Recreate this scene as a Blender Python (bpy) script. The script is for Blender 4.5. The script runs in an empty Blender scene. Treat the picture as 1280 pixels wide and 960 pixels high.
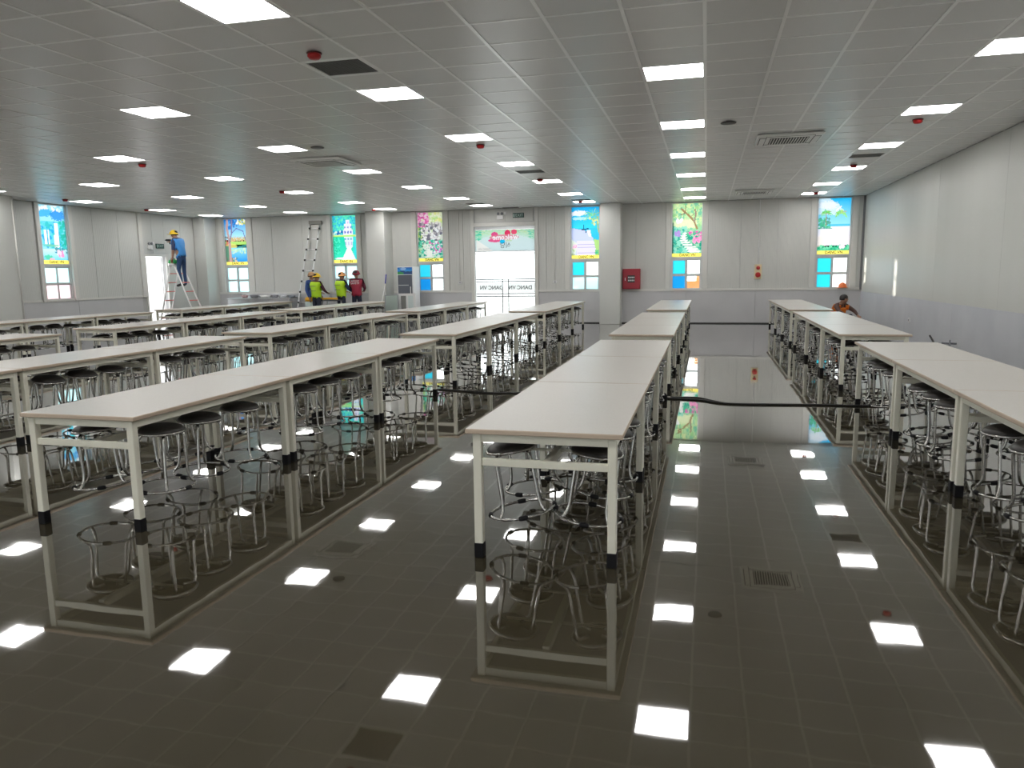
import bpy, math, random
import numpy as np
from mathutils import Vector, Matrix, Quaternion

# ------------------------------------------------------------------ camera, world, sun, exposure
sc = bpy.context.scene
C = sc.collection
F_PX, YAW, PITCH, ROLL, CAM_Z = 936.54, 0.2537, 0.1476, -0.0136, 1.6
fwd = Vector((-math.sin(YAW)*math.cos(PITCH), math.cos(YAW)*math.cos(PITCH), -math.sin(PITCH)))
rgt0 = Vector((math.cos(YAW), math.sin(YAW), 0)); up0 = rgt0.cross(fwd)
rgt = rgt0*math.cos(ROLL) + up0*math.sin(ROLL); upv = -rgt0*math.sin(ROLL) + up0*math.cos(ROLL)
cam_d = bpy.data.cameras.new('camera'); cam = bpy.data.objects.new('camera', cam_d); C.objects.link(cam)
cam_d.sensor_width = 36.0; cam_d.lens = F_PX*36.0/1280.0; cam_d.clip_start = 0.05; cam_d.clip_end = 300
M3 = Matrix((rgt, upv, -fwd)).transposed()
cam.matrix_world = Matrix.Translation((0, 0, CAM_Z)) @ M3.to_4x4()
sc.camera = cam

def project(P):
    d = Vector(P) - Vector((0, 0, CAM_Z)); z = d.dot(fwd)
    if z < 0.05: return None
    return 640 + F_PX*d.dot(rgt)/z, 480 - F_PX*d.dot(upv)/z, z

world = bpy.data.worlds.new('sky'); sc.world = world; world.use_nodes = True
bg = world.node_tree.nodes['Background']; bg.inputs[0].default_value = (0.93, 0.97, 1.0, 1); bg.inputs[1].default_value = 2.6
sun_d = bpy.data.lights.new('sun', 'SUN'); sun_d.energy = 4.0; sun_d.angle = math.radians(1.2); sun_d.color = (1.0, 0.9, 0.8)
sun = bpy.data.objects.new('sun', sun_d); C.objects.link(sun)
sun.rotation_euler = Vector((0.757, -0.653, -0.02)).to_track_quat('-Z', 'Y').to_euler()
sc.view_settings.view_transform = 'Standard'; sc.view_settings.look = 'None'
sc.view_settings.exposure = 0.38; sc.view_settings.gamma = 1.0; sc.view_settings.use_curve_mapping = False
PANEL_L = 15.5          # radiance of the ceiling light diffusers

R = random.Random(7)
PI = math.pi

# ------------------------------------------------------------------ materials
MATS = {}
def mat(name, col, rough=0.5, metal=0.0, spec=0.5, emit=None, estr=0.0):
    if name in MATS: return MATS[name]
    m = bpy.data.materials.new(name); m.use_nodes = True
    b = m.node_tree.nodes['Principled BSDF']
    b.inputs['Base Color'].default_value = (*col, 1); b.inputs['Roughness'].default_value = rough
    b.inputs['Metallic'].default_value = metal; b.inputs['Specular IOR Level'].default_value = spec
    if emit: b.inputs['Emission Color'].default_value = (*emit, 1); b.inputs['Emission Strength'].default_value = estr
    MATS[name] = m
    return m

def noisy(name, c1, c2, scale=4.0, rough=0.5, metal=0.0, spec=0.5, bump=0.0, bscale=None, detail=4, stretch=(1, 1, 1), r2=None):
    m = mat(name, c1, rough, metal, spec); nt = m.node_tree; b = nt.nodes['Principled BSDF']
    tc = nt.nodes.new('ShaderNodeTexCoord'); mp = nt.nodes.new('ShaderNodeMapping'); mp.inputs['Scale'].default_value = stretch
    n = nt.nodes.new('ShaderNodeTexNoise'); n.inputs['Scale'].default_value = scale; n.inputs['Detail'].default_value = detail
    rp = nt.nodes.new('ShaderNodeValToRGB'); rp.color_ramp.elements[0].position = 0.3; rp.color_ramp.elements[1].position = 0.7
    rp.color_ramp.elements[0].color = (*c1, 1); rp.color_ramp.elements[1].color = (*c2, 1)
    nt.links.new(tc.outputs['Object'], mp.inputs[0]); nt.links.new(mp.outputs[0], n.inputs['Vector'])
    nt.links.new(n.outputs['Fac'], rp.inputs[0]); nt.links.new(rp.outputs[0], b.inputs['Base Color'])
    if r2 is not None:
        mr = nt.nodes.new('ShaderNodeMapRange'); mr.inputs['To Min'].default_value = rough; mr.inputs['To Max'].default_value = r2
        mr.inputs['From Min'].default_value = 0.3; mr.inputs['From Max'].default_value = 0.7
        nt.links.new(n.outputs['Fac'], mr.inputs['Value']); nt.links.new(mr.outputs[0], b.inputs['Roughness'])
    if bump:
        n2 = nt.nodes.new('ShaderNodeTexNoise'); n2.inputs['Scale'].default_value = bscale or scale; n2.inputs['Detail'].default_value = 2
        nt.links.new(mp.outputs[0], n2.inputs['Vector'])
        bp = nt.nodes.new('ShaderNodeBump'); bp.inputs['Strength'].default_value = 1.0; bp.inputs['Distance'].default_value = bump
        nt.links.new(n2.outputs['Fac'], bp.inputs['Height']); nt.links.new(bp.outputs[0], b.inputs['Normal'])
    return m

def ribbed(name, col, rough, axis, period=0.05, depth=0.002):
    m = mat(name, col, rough); nt = m.node_tree; b = nt.nodes['Principled BSDF']
    tc = nt.nodes.new('ShaderNodeTexCoord'); sx = nt.nodes.new('ShaderNodeSeparateXYZ')
    mu = nt.nodes.new('ShaderNodeMath'); mu.operation = 'MULTIPLY'; mu.inputs[1].default_value = 2*PI/period
    sn = nt.nodes.new('ShaderNodeMath'); sn.operation = 'SINE'
    bp = nt.nodes.new('ShaderNodeBump'); bp.inputs['Distance'].default_value = depth; bp.inputs['Strength'].default_value = 0.6
    nt.links.new(tc.outputs['Object'], sx.inputs[0]); nt.links.new(sx.outputs['XYZ'.index(axis)], mu.inputs[0])
    nt.links.new(mu.outputs[0], sn.inputs[0]); nt.links.new(sn.outputs[0], bp.inputs['Height']); nt.links.new(bp.outputs[0], b.inputs['Normal'])
    return m

def thin_glass(name, tint, gloss=0.06):
    m = bpy.data.materials.new(name); m.use_nodes = True; nt = m.node_tree; nt.nodes.clear()
    o = nt.nodes.new('ShaderNodeOutputMaterial'); mx = nt.nodes.new('ShaderNodeMixShader'); mx.inputs[0].default_value = gloss
    t = nt.nodes.new('ShaderNodeBsdfTransparent'); t.inputs[0].default_value = (*tint, 1)
    g = nt.nodes.new('ShaderNodeBsdfGlossy'); g.inputs['Roughness'].default_value = 0.03
    nt.links.new(t.outputs[0], mx.inputs[1]); nt.links.new(g.outputs[0], mx.inputs[2]); nt.links.new(mx.outputs[0], o.inputs[0])
    MATS[name] = m
    return m

def film(name, col=None, amount=0.42):
    """translucent print on window film, lit from outdoors; colour from the print or one tint"""
    m = bpy.data.materials.new(name); m.use_nodes = True; nt = m.node_tree; nt.nodes.clear()
    o = nt.nodes.new('ShaderNodeOutputMaterial'); mx = nt.nodes.new('ShaderNodeMixShader'); mx.inputs[0].default_value = 0.25
    t = nt.nodes.new('ShaderNodeBsdfTranslucent'); d = nt.nodes.new('ShaderNodeBsdfDiffuse')
    if col is None:
        a = nt.nodes.new('ShaderNodeVertexColor'); a.layer_name = 'print'
        vm = nt.nodes.new('ShaderNodeVectorMath'); vm.operation = 'SCALE'; vm.inputs['Scale'].default_value = amount/0.75
        nt.links.new(a.outputs[0], vm.inputs[0]); nt.links.new(vm.outputs[0], t.inputs[0]); nt.links.new(a.outputs[0], d.inputs[0])
    else:
        t.inputs[0].default_value = (*[c*amount/0.75 for c in col], 1); d.inputs[0].default_value = (*col, 1)
    nt.links.new(t.outputs[0], mx.inputs[1]); nt.links.new(d.outputs[0], mx.inputs[2]); nt.links.new(mx.outputs[0], o.inputs[0])
    MATS[name] = m
    return m

def floor_material():
    m = mat('polished_floor', (0.06, 0.055, 0.047), 0.03, 0, 0.5); nt = m.node_tree; b = nt.nodes['Principled BSDF']
    b.inputs['IOR'].default_value = 1.62; b.inputs['Coat Weight'].default_value = 1.0; b.inputs['Coat IOR'].default_value = 1.4; b.inputs['Coat Roughness'].default_value = 0.02
    tc = nt.nodes.new('ShaderNodeTexCoord')
    n = nt.nodes.new('ShaderNodeTexNoise'); n.inputs['Scale'].default_value = 1.3; n.inputs['Detail'].default_value = 6
    rp = nt.nodes.new('ShaderNodeValToRGB'); rp.color_ramp.elements[0].position = 0.32; rp.color_ramp.elements[1].position = 0.7
    rp.color_ramp.elements[0].color = (0.043, 0.036, 0.020, 1); rp.color_ramp.elements[1].color = (0.064, 0.055, 0.036, 1)
    nt.links.new(tc.outputs['Object'], n.inputs['Vector']); nt.links.new(n.outputs['Fac'], rp.inputs[0])
    # small dark stains
    v = nt.nodes.new('ShaderNodeTexNoise'); v.inputs['Scale'].default_value = 5.0; v.inputs['Detail'].default_value = 1
    r2 = nt.nodes.new('ShaderNodeValToRGB'); r2.color_ramp.elements[0].position = 0.70; r2.color_ramp.elements[1].position = 0.78
    mx = nt.nodes.new('ShaderNodeMix'); mx.data_type = 'RGBA'
    nt.links.new(tc.outputs['Object'], v.inputs['Vector']); nt.links.new(v.outputs['Fac'], r2.inputs[0])
    nt.links.new(r2.outputs[0], mx.inputs[0]); nt.links.new(rp.outputs[0], mx.inputs[6]); mx.inputs[7].default_value = (0.014, 0.011, 0.007, 1)
    nt.links.new(mx.outputs[2], b.inputs['Base Color'])
    w = nt.nodes.new('ShaderNodeTexNoise'); w.inputs['Scale'].default_value = 2.2; w.inputs['Detail'].default_value = 2
    bp = nt.nodes.new('ShaderNodeBump'); bp.inputs['Strength'].default_value = 1.0; bp.inputs['Distance'].default_value = 0.0008
    nt.links.new(tc.outputs['Object'], w.inputs['Vector']); nt.links.new(w.outputs['Fac'], bp.inputs['Height']); nt.links.new(bp.outputs[0], b.inputs['Normal']); nt.links.new(bp.outputs[0], b.inputs['Coat Normal'])
    return m

m_floor = floor_material()
m_tile = noisy('ceiling_tile', (0.72, 0.72, 0.71), (0.76, 0.76, 0.75), 120, 0.30, spec=0.5)
m_bar = mat('ceiling_grid_bar', (0.95, 0.95, 0.94), 0.28, 0.35, 1.0)
m_slab = mat('ceiling_slab', (0.3, 0.3, 0.3), 0.8)
m_diff = mat('light_diffuser', (0.9, 0.9, 0.9), 0.5, emit=(1.0, 0.985, 0.96), estr=PANEL_L)
m_lframe = mat('light_frame', (0.8, 0.8, 0.8), 0.4)
m_panel_b = ribbed('wall_panel_back', (0.60, 0.60, 0.575), 0.42, 'X', 0.05)
m_panel_l = ribbed('wall_panel_left', (0.60, 0.605, 0.585), 0.42, 'Y', 0.05)
m_panel_r = noisy('wall_panel_right', (0.66, 0.665, 0.63), (0.69, 0.695, 0.665), 1.2, 0.38, stretch=(1, 1, 0.1))
m_core = mat('wall_core', (0.5, 0.5, 0.5), 0.7)
m_wains = noisy('wainscot_grey', (0.54, 0.535, 0.55), (0.58, 0.575, 0.59), 1.5, 0.45)
m_wains_r = noisy('wainscot_steel', (0.60, 0.61, 0.66), (0.70, 0.71, 0.75), 1.1, 0.38, metal=0.15, r2=0.5)
m_trim = mat('white_trim', (0.68, 0.67, 0.64), 0.4)
m_alu = mat('window_aluminium', (0.62, 0.63, 0.63), 0.4, 0.2)
m_pillar = noisy('pillar_paint', (0.62, 0.625, 0.60), (0.66, 0.665, 0.64), 0.8, 0.45)
m_dark = mat('dark_matte', (0.05, 0.05, 0.05), 0.6)  # dark finish shared by vent backings, air slots and baseboards
m_top = noisy('table_laminate', (0.55, 0.525, 0.49), (0.59, 0.565, 0.53), 90, 0.33, spec=0.5)
m_edge = mat('table_edge', (0.55, 0.44, 0.34), 0.45)
m_frame = mat('table_frame_paint', (0.80, 0.78, 0.67), 0.35)
m_rubber = mat('black_rubber', (0.006, 0.006, 0.008), 0.6, 0, 0.25)
m_chrome = mat('chrome', (0.50, 0.49, 0.47), 0.12, 1.0)
m_seat = noisy('stool_vinyl', (0.022, 0.019, 0.017), (0.030, 0.026, 0.023), 60, 0.42)
m_glass = thin_glass('clear_glass', (0.97, 0.99, 0.98))
m_print = film('window_print', None, 0.29)
m_yellow = film('yellow_strip_film', (1.0, 0.93, 0.35), 0.62)
m_cyan = film('cyan_pane_film', (0.14, 0.80, 0.92), 0.60)
m_blue = film('blue_pane_film', (0.08, 0.58, 0.95), 0.55)
m_pale = film('pale_pane_film', (0.70, 0.95, 0.98), 0.72)
m_pink = film('pink_pane_film', (0.98, 0.80, 0.85), 0.70)
m_black = mat('black_ink', (0.02, 0.02, 0.02), 0.6)
m_whiteink = mat('white_ink', (0.85, 0.85, 0.85), 0.6)
m_greyink = mat('grey_ink', (0.25, 0.26, 0.28), 0.6)
m_red = mat('red_paint', (0.36, 0.012, 0.03), 0.35)
m_redp = mat('red_plastic', (0.45, 0.01, 0.012), 0.3)
m_steel = noisy('stainless_steel', (0.50, 0.51, 0.52), (0.60, 0.61, 0.62), 3, 0.28, metal=0.9)
m_white = mat('white_enamel', (0.80, 0.80, 0.80), 0.3)
m_cord = mat('black_cable', (0.015, 0.015, 0.015), 0.5)
m_aluL = mat('ladder_aluminium', (0.75, 0.75, 0.76), 0.3, 0.7)
m_ground = mat('pale_concrete', (0.75, 0.74, 0.72), 0.8)
m_grille = mat('vent_grille', (0.12, 0.12, 0.115), 0.5)
m_acw = mat('ac_white', (0.86, 0.86, 0.84), 0.35)

# ------------------------------------------------------------------ mesh helpers
class MB:
    def __init__(s): s.v = []; s.f = []; s.m = []; s.s = []; s.mi = 0
    def _add(s, vs, fs, smooth=False):
        b = len(s.v); s.v += [tuple(p) for p in vs]
        for f in fs: s.f.append(tuple(i+b for i in f)); s.m.append(s.mi); s.s.append(smooth)
        return s
    def mat(s, i): s.mi = i; return s
    def box(s, x0, x1, y0, y1, z0, z1, bev=0.0):
        if bev <= 0:
            v = [(x0,y0,z0),(x1,y0,z0),(x1,y1,z0),(x0,y1,z0),(x0,y0,z1),(x1,y0,z1),(x1,y1,z1),(x0,y1,z1)]
            return s._add(v, [(0,3,2,1),(4,5,6,7),(0,1,5,4),(1,2,6,5),(2,3,7,6),(3,0,4,7)])
        # chamfered along z edges and top/bottom rims
        def ring(i, z):
            return [(x0+i+bev,y0+i,z),(x1-i-bev,y0+i,z),(x1-i,y0+i+bev,z),(x1-i,y1-i-bev,z),(x1-i-bev,y1-i,z),(x0+i+bev,y1-i,z),(x0+i,y1-i-bev,z),(x0+i,y0+i+bev,z)]
        rs = [ring(bev*0.7, z0), ring(0, z0+bev), ring(0, z1-bev), ring(bev*0.7, z1)]
        v = sum(rs, []); f = [tuple(range(7,-1,-1)), tuple(range(24,32))]
        for k in range(3):
            for j in range(8): f.append((k*8+j, k*8+(j+1)%8, (k+1)*8+(j+1)%8, (k+1)*8+j))
        return s._add(v, f)
    def tube(s, pts, r, n=8, closed=False, caps=True, rads=None):
        pts = [Vector(p) for p in pts]; N = len(pts); vs = []; fs = []
        prev = None
        for i, p in enumerate(pts):
            if closed: t = (pts[(i+1)%N]-pts[i-1])
            elif i == 0: t = pts[1]-pts[0]
            elif i == N-1: t = pts[-1]-pts[-2]
            else: t = (pts[i+1]-pts[i]).normalized()+(pts[i]-pts[i-1]).normalized()
            t.normalize()
            if prev is None:
                a = Vector((0,0,1)) if abs(t.z) < 0.9 else Vector((1,0,0))
                u = t.cross(a).normalized()
            else:
                u = (prev - t*prev.dot(t)).normalized()
            prev = u; w = t.cross(u); rr = rads[i] if rads else r
            for k in range(n):
                a = 2*PI*k/n; vs.append(p + (u*math.cos(a)+w*math.sin(a))*rr)
        M = N if closed else N-1
        for i in range(M):
            for k in range(n):
                a = i*n; b = ((i+1)%N)*n
                fs.append((a+k, a+(k+1)%n, b+(k+1)%n, b+k))
        s._add(vs, fs, True)
        if caps and not closed:
            b = len(s.v)-N*n
            s.f.append(tuple(b+k for k in range(n-1,-1,-1))); s.m.append(s.mi); s.s.append(False)
            s.f.append(tuple(b+(N-1)*n+k for k in range(n))); s.m.append(s.mi); s.s.append(False)
        return s
    def lathe(s, prof, n=16, c=(0,0,0), axis='Z', smooth=True):
        vs = []; fs = []
        for (r, z) in prof:
            for k in range(n):
                a = 2*PI*k/n; p = (r*math.cos(a), r*math.sin(a), z)
                if axis == 'Y': p = (p[0], -p[2], p[1])
                if axis == 'X': p = (p[2], p[0], p[1])
                vs.append((p[0]+c[0], p[1]+c[1], p[2]+c[2]))
        P = len(prof)
        for i in range(P-1):
            for k in range(n): fs.append((i*n+k, i*n+(k+1)%n, (i+1)*n+(k+1)%n, (i+1)*n+k))
        s._add(vs, fs, smooth); b = len(s.v)-P*n
        if prof[0][0] > 1e-5: s.f.append(tuple(b+k for k in range(n-1,-1,-1))); s.m.append(s.mi); s.s.append(False)
        if prof[-1][0] > 1e-5: s.f.append(tuple(b+(P-1)*n+k for k in range(n))); s.m.append(s.mi); s.s.append(False)
        return s
    def prism(s, poly, axis, a0, a1):
        """polygon (two coords) extruded along axis"""
        n = len(poly); vs = []
        for a in (a0, a1):
            for (p, q) in poly:
                vs.append({'X': (a, p, q), 'Y': (p, a, q), 'Z': (p, q, a)}[axis])
        fs = [tuple(range(n-1,-1,-1)), tuple(range(n, 2*n))]
        for k in range(n): fs.append((k, (k+1)%n, n+(k+1)%n, n+k))
        return s._add(vs, fs)
    def mesh(s, name, mats):
        me = bpy.data.meshes.new(name); me.from_pydata(s.v, [], s.f)
        for m in (mats if isinstance(mats, (list, tuple)) else [mats]): me.materials.append(m)
        me.polygons.foreach_set('material_index', s.m); me.polygons.foreach_set('use_smooth', s.s)
        me.update(); return me
    def obj(s, name, mats, parent=None, loc=(0,0,0), rotz=0.0):
        return link(name, s.mesh(name, mats), parent, loc, rotz)

def link(name, data, parent=None, loc=(0,0,0), rotz=0.0):
    o = bpy.data.objects.new(name, data); C.objects.link(o); o.location = loc
    if rotz: o.rotation_euler = (0, 0, rotz)
    if parent: o.parent = parent
    return o
def tag(o, label, cat, group=None):
    o['label'] = label; o['category'] = cat
    if group: o['group'] = group
    return o
def thing(name, label, cat, loc=(0,0,0), rotz=0.0, group=None):
    o = link(name, None, None, loc, rotz); o.empty_display_size = 0.1
    return tag(o, label, cat, group)
def struct(o, label=None):
    o['kind'] = 'structure'
    if label: o['label'] = label
    return o
def dup(root, name=None):
    r = root.copy(); C.objects.link(r)
    for ch in root.children:
        c = ch.copy(); C.objects.link(c); c.parent = r
        for g in ch.children:
            d = g.copy(); C.objects.link(d); d.parent = c
    return r
def B(x0, x1, y0, y1, z0, z1, bev=0.0): return MB().box(x0, x1, y0, y1, z0, z1, bev)

def text_mesh(name, body, size, m, parent, origin, xdir, updir, extrude=0.002, align='CENTER', bold=0.0, shear=0.0):
    cu = bpy.data.curves.new(name, 'FONT'); cu.body = body; cu.size = size; cu.align_x = align; cu.align_y = 'CENTER'
    cu.extrude = extrude; cu.offset = bold; cu.resolution_u = 3; cu.shear = shear
    t = bpy.data.objects.new(name, cu); C.objects.link(t)
    bpy.context.view_layer.update()
    me = bpy.data.meshes.new_from_object(t.evaluated_get(bpy.context.evaluated_depsgraph_get()))
    bpy.data.objects.remove(t); me.name = name
    X = Vector(xdir); U = Vector(updir); N = X.cross(U)
    Mx = Matrix((X, U, N)).transposed().to_4x4(); Mx.translation = Vector(origin)
    me.transform(Mx)
    if Mx.to_3x3().determinant() < 0: me.flip_normals()
    me.materials.clear(); me.materials.append(m)
    return link(name, me, parent)

# ------------------------------------------------------------------ room dimensions
H = 3.608; XL, XR, YB, YF = -17.2, 4.28, 23.4, -10.0
TX, TY, GX0, GY0 = 0.6251, 0.5801, -0.67-0.019, 7.963-0.014

# floor
fl = struct(B(XL-0.1, XR+0.1, YF-0.1, YB+0.1, -0.12, 0.0).obj('floor', m_floor), 'polished dark grey mirror-like floor')

# ---- ceiling with tiles, bars
ceil = struct(B(XL-0.15, XR+0.15, YF-0.15, YB+0.15, H+0.05, H+0.15).obj('ceiling', m_slab), 'suspended tile ceiling')
kx0 = math.floor((XL-GX0)/TX); kx1 = math.ceil((XR-GX0)/TX)
ky0 = math.floor((YF-GY0)/TY); ky1 = math.ceil((YB-GY0)/TY)
light_cells = {}
cols = {1: 'along the right wall', 0: 'over the aisle', -1: 'second left of the aisle', -2: 'third left of the aisle', -3: 'fourth left of the aisle', -4: 'fifth left of the aisle', -5: 'along the left wall'}
for c in cols:
    for r in range(-6, 5): light_cells[(c*5, r*5)] = (c, r)  # unseen rows farthest behind the camera are added to brighten table fronts
    light_cells[(c*5, 24)] = (c, 5)
vent_cells = {(-5, -2), (-5, 12), (5, 12), (-5, 23), (-9, 26), (-10, 23)}
cut = set(light_cells) | vent_cells
cells = []
for i in range(kx0, kx1):
    for j in range(ky0, ky1):
        if (i, j) in cut: continue
        x0 = max(GX0+i*TX, XL); x1 = min(GX0+(i+1)*TX, XR); y0 = max(GY0+j*TY, YF); y1 = min(GY0+(j+1)*TY, YB)
        if x1-x0 < 0.02 or y1-y0 < 0.02: continue
        full = (x1-x0 > TX-0.001) and (y1-y0 > TY-0.001)
        pr = [project(q) for q in ((x0,y0,H),(x1,y0,H),(x1,y1,H),(x0,y1,H))]
        area = 0
        if all(pr):
            cx = sum(p[0] for p in pr)/4; cy = sum(p[1] for p in pr)/4
            if -10 < cx < 1290 and -10 < cy < 970:
                area = 0.5*abs(sum(pr[k][0]*pr[(k+1)%4][1]-pr[(k+1)%4][0]*pr[k][1] for k in range(4)))
        cells.append((area if full else 0, i, j, x0, x1, y0, y1))
cells.sort(key=lambda q: -q[0])
tile_me = B(-TX/2+0.011, TX/2-0.011, -TY/2+0.011, TY/2-0.011, 0, 0.012, 0.002).mesh('tile', m_tile)
rest = MB()
for n, (a, i, j, x0, x1, y0, y1) in enumerate(cells):
    if n < 290 and a > 0:
        link('ceiling_tile', tile_me, ceil, ((x0+x1)/2, (y0+y1)/2, H+0.006))
    else:
        g = 0.011
        rest.box(x0+g, x1-g, y0+g, y1-g, H+0.006, H+0.018)
ro = rest.obj('ceiling_tiles', m_tile, ceil); ro['kind'] = 'stuff'
bx = B(-0.015, 0.015, YF, YB, 0, 0.05).mesh('bar_long', m_bar)
by = B(XL, XR, -0.012, 0.012, 0.0015, 0.05).mesh('bar_cross', m_bar)
for i in range(kx0+1, kx1): link('grid_bar', bx, ceil, (GX0+i*TX, 0, H))
for j in range(ky0+1, ky1): link('grid_bar', by, ceil, (0, GY0+j*TY, H))

ordn = ['first', 'second', 'third', 'fourth', 'fifth', 'sixth', 'seventh', 'eighth', 'ninth', 'tenth', 'eleventh', 'twelfth']
diff_me = B(-TX/2+0.022, TX/2-0.022, -TY/2+0.02, TY/2-0.02, 0, 0.01).mesh('diffuser', m_diff)
fr_mb = MB()
for (a, b, c_, d) in ((-TX/2+0.012, -TX/2+0.022, -TY/2+0.012, TY/2-0.012), (TX/2-0.022, TX/2-0.012, -TY/2+0.012, TY/2-0.012),
                      (-TX/2+0.022, TX/2-0.022, -TY/2+0.012, -TY/2+0.02), (-TX/2+0.022, TX/2-0.022, TY/2-0.02, TY/2-0.012)):
    fr_mb.box(a, b, c_, d, -0.004, 0.02)
lfr_me = fr_mb.mesh('light_frame', m_lframe)
for (i, j), (c, r) in light_cells.items():
    x = GX0+(i+0.5)*TX; y = GY0+(j+0.5)*TY
    if x-TX/2 < XL: continue
    t = thing('ceiling_light', 'square LED ceiling light, %s from back wall in column %s' % (ordn[5-r], cols[c]), 'ceiling light', (x, y, H+0.004), 0, 'recessed square ceiling lights')
    link('diffuser', diff_me, t); link('frame', lfr_me, t)

# ceiling vents (perforated dark tiles)
vent_lab = {(-5, -2): 'dark perforated ceiling vent nearest the camera', (-5, 12): 'dark ceiling vent beyond the third light, second column left of aisle',
            (5, 12): 'dark ceiling vent in the light column along the right wall', (-5, 23): 'dark ceiling vent above the palm beach window near the door',
            (-9, 26): 'dark ceiling vent directly in front of the entrance door', (-10, 23): 'dark ceiling vent left of the entrance door'}
for (i, j) in vent_cells:
    x = GX0+(i+0.5)*TX; y = GY0+(j+0.5)*TY
    t = thing('ceiling_vent', vent_lab[(i, j)], 'vent', (x, y, H+0.004), 0, 'ceiling return vents')
    fr = MB()
    for (a, b, c_, d) in ((-TX/2+0.012, -TX/2+0.04, -TY/2+0.012, TY/2-0.012), (TX/2-0.04, TX/2-0.012, -TY/2+0.012, TY/2-0.012),
                          (-TX/2+0.04, TX/2-0.04, -TY/2+0.012, -TY/2+0.04), (-TX/2+0.04, TX/2-0.04, TY/2-0.04, TY/2-0.012)):
        fr.box(a, b, c_, d, -0.004, 0.02)
    fr.obj('frame', m_bar, t)
    B(-TX/2+0.03, TX/2-0.03, -TY/2+0.03, TY/2-0.03, 0.022, 0.03).obj('backing', m_dark, t)
    sl = MB()
    for k in range(16):
        y_ = -TY/2+0.045+k*(TY-0.09)/15; sl.box(-TX/2+0.04, TX/2-0.04, y_-0.007, y_+0.007, 0.004, 0.012)
    for k in range(16):
        x_ = -TX/2+0.045+k*(TX-0.09)/15; sl.box(x_-0.006, x_+0.006, -TY/2+0.04, TY/2-0.04, 0.006, 0.013)
    so = sl.obj('grille', m_grille, t); so['kind'] = 'stuff'

# cassette air conditioners
def cassette(x, y, lab):
    t = thing('air_conditioner', lab, 'air conditioner', (x, y, H), 0, 'ceiling cassette air conditioners')
    MB().box(-0.48, 0.48, -0.45, 0.45, -0.045, -0.001, 0.022).obj('panel', m_acw, t)
    B(-0.28, 0.28, -0.26, 0.26, -0.050, -0.0445).obj('grille_backing', m_dark, t)
    for k in range(14): B(-0.006, 0.006, -0.26, 0.26, -0.056, -0.0495).obj('slat', m_acw, t, (-0.26+k*0.04, 0, 0))
    for (a, b, c_, d) in ((-0.34, 0.34, -0.40, -0.32), (-0.34, 0.34, 0.32, 0.40), (-0.43, -0.35, -0.30, 0.30), (0.35, 0.43, -0.30, 0.30)):
        B(a-0.01, b+0.01, c_-0.01, d+0.01, -0.047, -0.044).obj('air_slot', m_dark, t); B(a, b, c_, d, -0.053, -0.0465).obj('louvre', m_acw, t)
cassette(1.17, 12.7, 'white cassette air conditioner beside the aisle, nearest on right')
cassette(1.15, 20.95, 'white cassette air conditioner near back wall right of aisle')
cassette(-6.6, 12.5, 'white cassette air conditioner on left side of the ceiling')

# red fire detectors and grey discs on the ceiling
dets = [(-3.52, 6.54, 'nearest the camera above the dark vent'), (-3.52, 11.79, 'below second light left of the aisle'), (2.76, 11.78, 'beyond the second light by right wall'),
        (2.75, 16.43, 'before the fourth light by right wall'), (2.77, 21.9, 'before the beach window at right corner'), (-3.57, 16.45, 'before the fourth light left of aisle'),
        (-3.57, 21.9, 'in front of the pier window by pillar'), (-9.91, 16.5, 'far left before the lake window'), (-15.95, 16.2, 'by the waterfall window on left wall'),
        (-9.82, 11.75, 'far left beyond a bright panel'), (-10.06, 22.0, 'in front of the left pillar'), (-16.2, 19.4, 'near the side door worker')]
det_me = MB().lathe([(0.028, 0), (0.06, -0.004), (0.062, -0.03), (0.045, -0.048), (0.0, -0.052)], 14).mesh('body', m_redp)
detb_me = MB().lathe([(0.05, 0.003), (0.07, 0.0), (0.07, -0.008), (0.05, -0.012)], 14).mesh('base', mat('dark_red', (0.10, 0.02, 0.02), 0.5))
for (x, y, lab) in dets:
    t = thing('fire_detector', 'small red ceiling fire detector ' + lab, 'fire detector', (x, y, H), 0, 'red ceiling fire detectors')
    link('base', detb_me, t); link('body', det_me, t, (0, 0, -0.006))
for (x, y, lab) in ((0.24, 11.17, 'grey round ceiling speaker beside the aisle lights'), (-6.03, 11.16, 'grey round ceiling speaker near the left air conditioner')):
    t = thing('ceiling_speaker', lab, 'speaker', (x, y, H), 0, 'round ceiling speakers')
    MB().lathe([(0.09, 0), (0.105, -0.004), (0.105, -0.012), (0.085, -0.016)], 20).obj('rim', m_grille, t)
    MB().lathe([(0.085, -0.012), (0.05, -0.02), (0.0, -0.022)], 20).obj('grille', mat('speaker_grey', (0.2, 0.2, 0.2), 0.6), t)

# ------------------------------------------------------------------ back wall
wb = MB()
def core(x0, x1, z0, z1): wb.box(x0, x1, YB+0.02, YB+0.14, z0, z1)
wins = [('W1', -16.0), ('W2', -11.83), ('W3', -8.76), ('W4', -3.67), ('W5', -0.605), ('W6', 3.485)]
openings = [(cx-0.47, cx+0.47) for _, cx in wins]
ZS = 0.985
core(XL-0.1, -7.28, 0, ZS); core(-5.24, XR+0.1, 0, ZS)
xs = XL-0.1
for (a, b) in sorted(openings + [(-7.28, -5.24)]):
    core(xs, a, ZS, H+0.08); xs = b
core(xs, XR+0.1, ZS, H+0.08); core(-7.28, -5.24, 3.07, H+0.08)
for (a, b) in openings: core(a, b, 3.595, H+0.08)
wall_back = struct(wb.obj('wall_back', m_core), 'pale grey panelled back wall')
def vpanels(parent, xs_, z0, z1, m, name='wall_panel'):
    for a, b in zip(xs_[:-1], xs_[1:]):
        B(a+0.004, b-0.004, YB, YB+0.02, z0, z1, 0.003).obj(name, m, parent)
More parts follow.
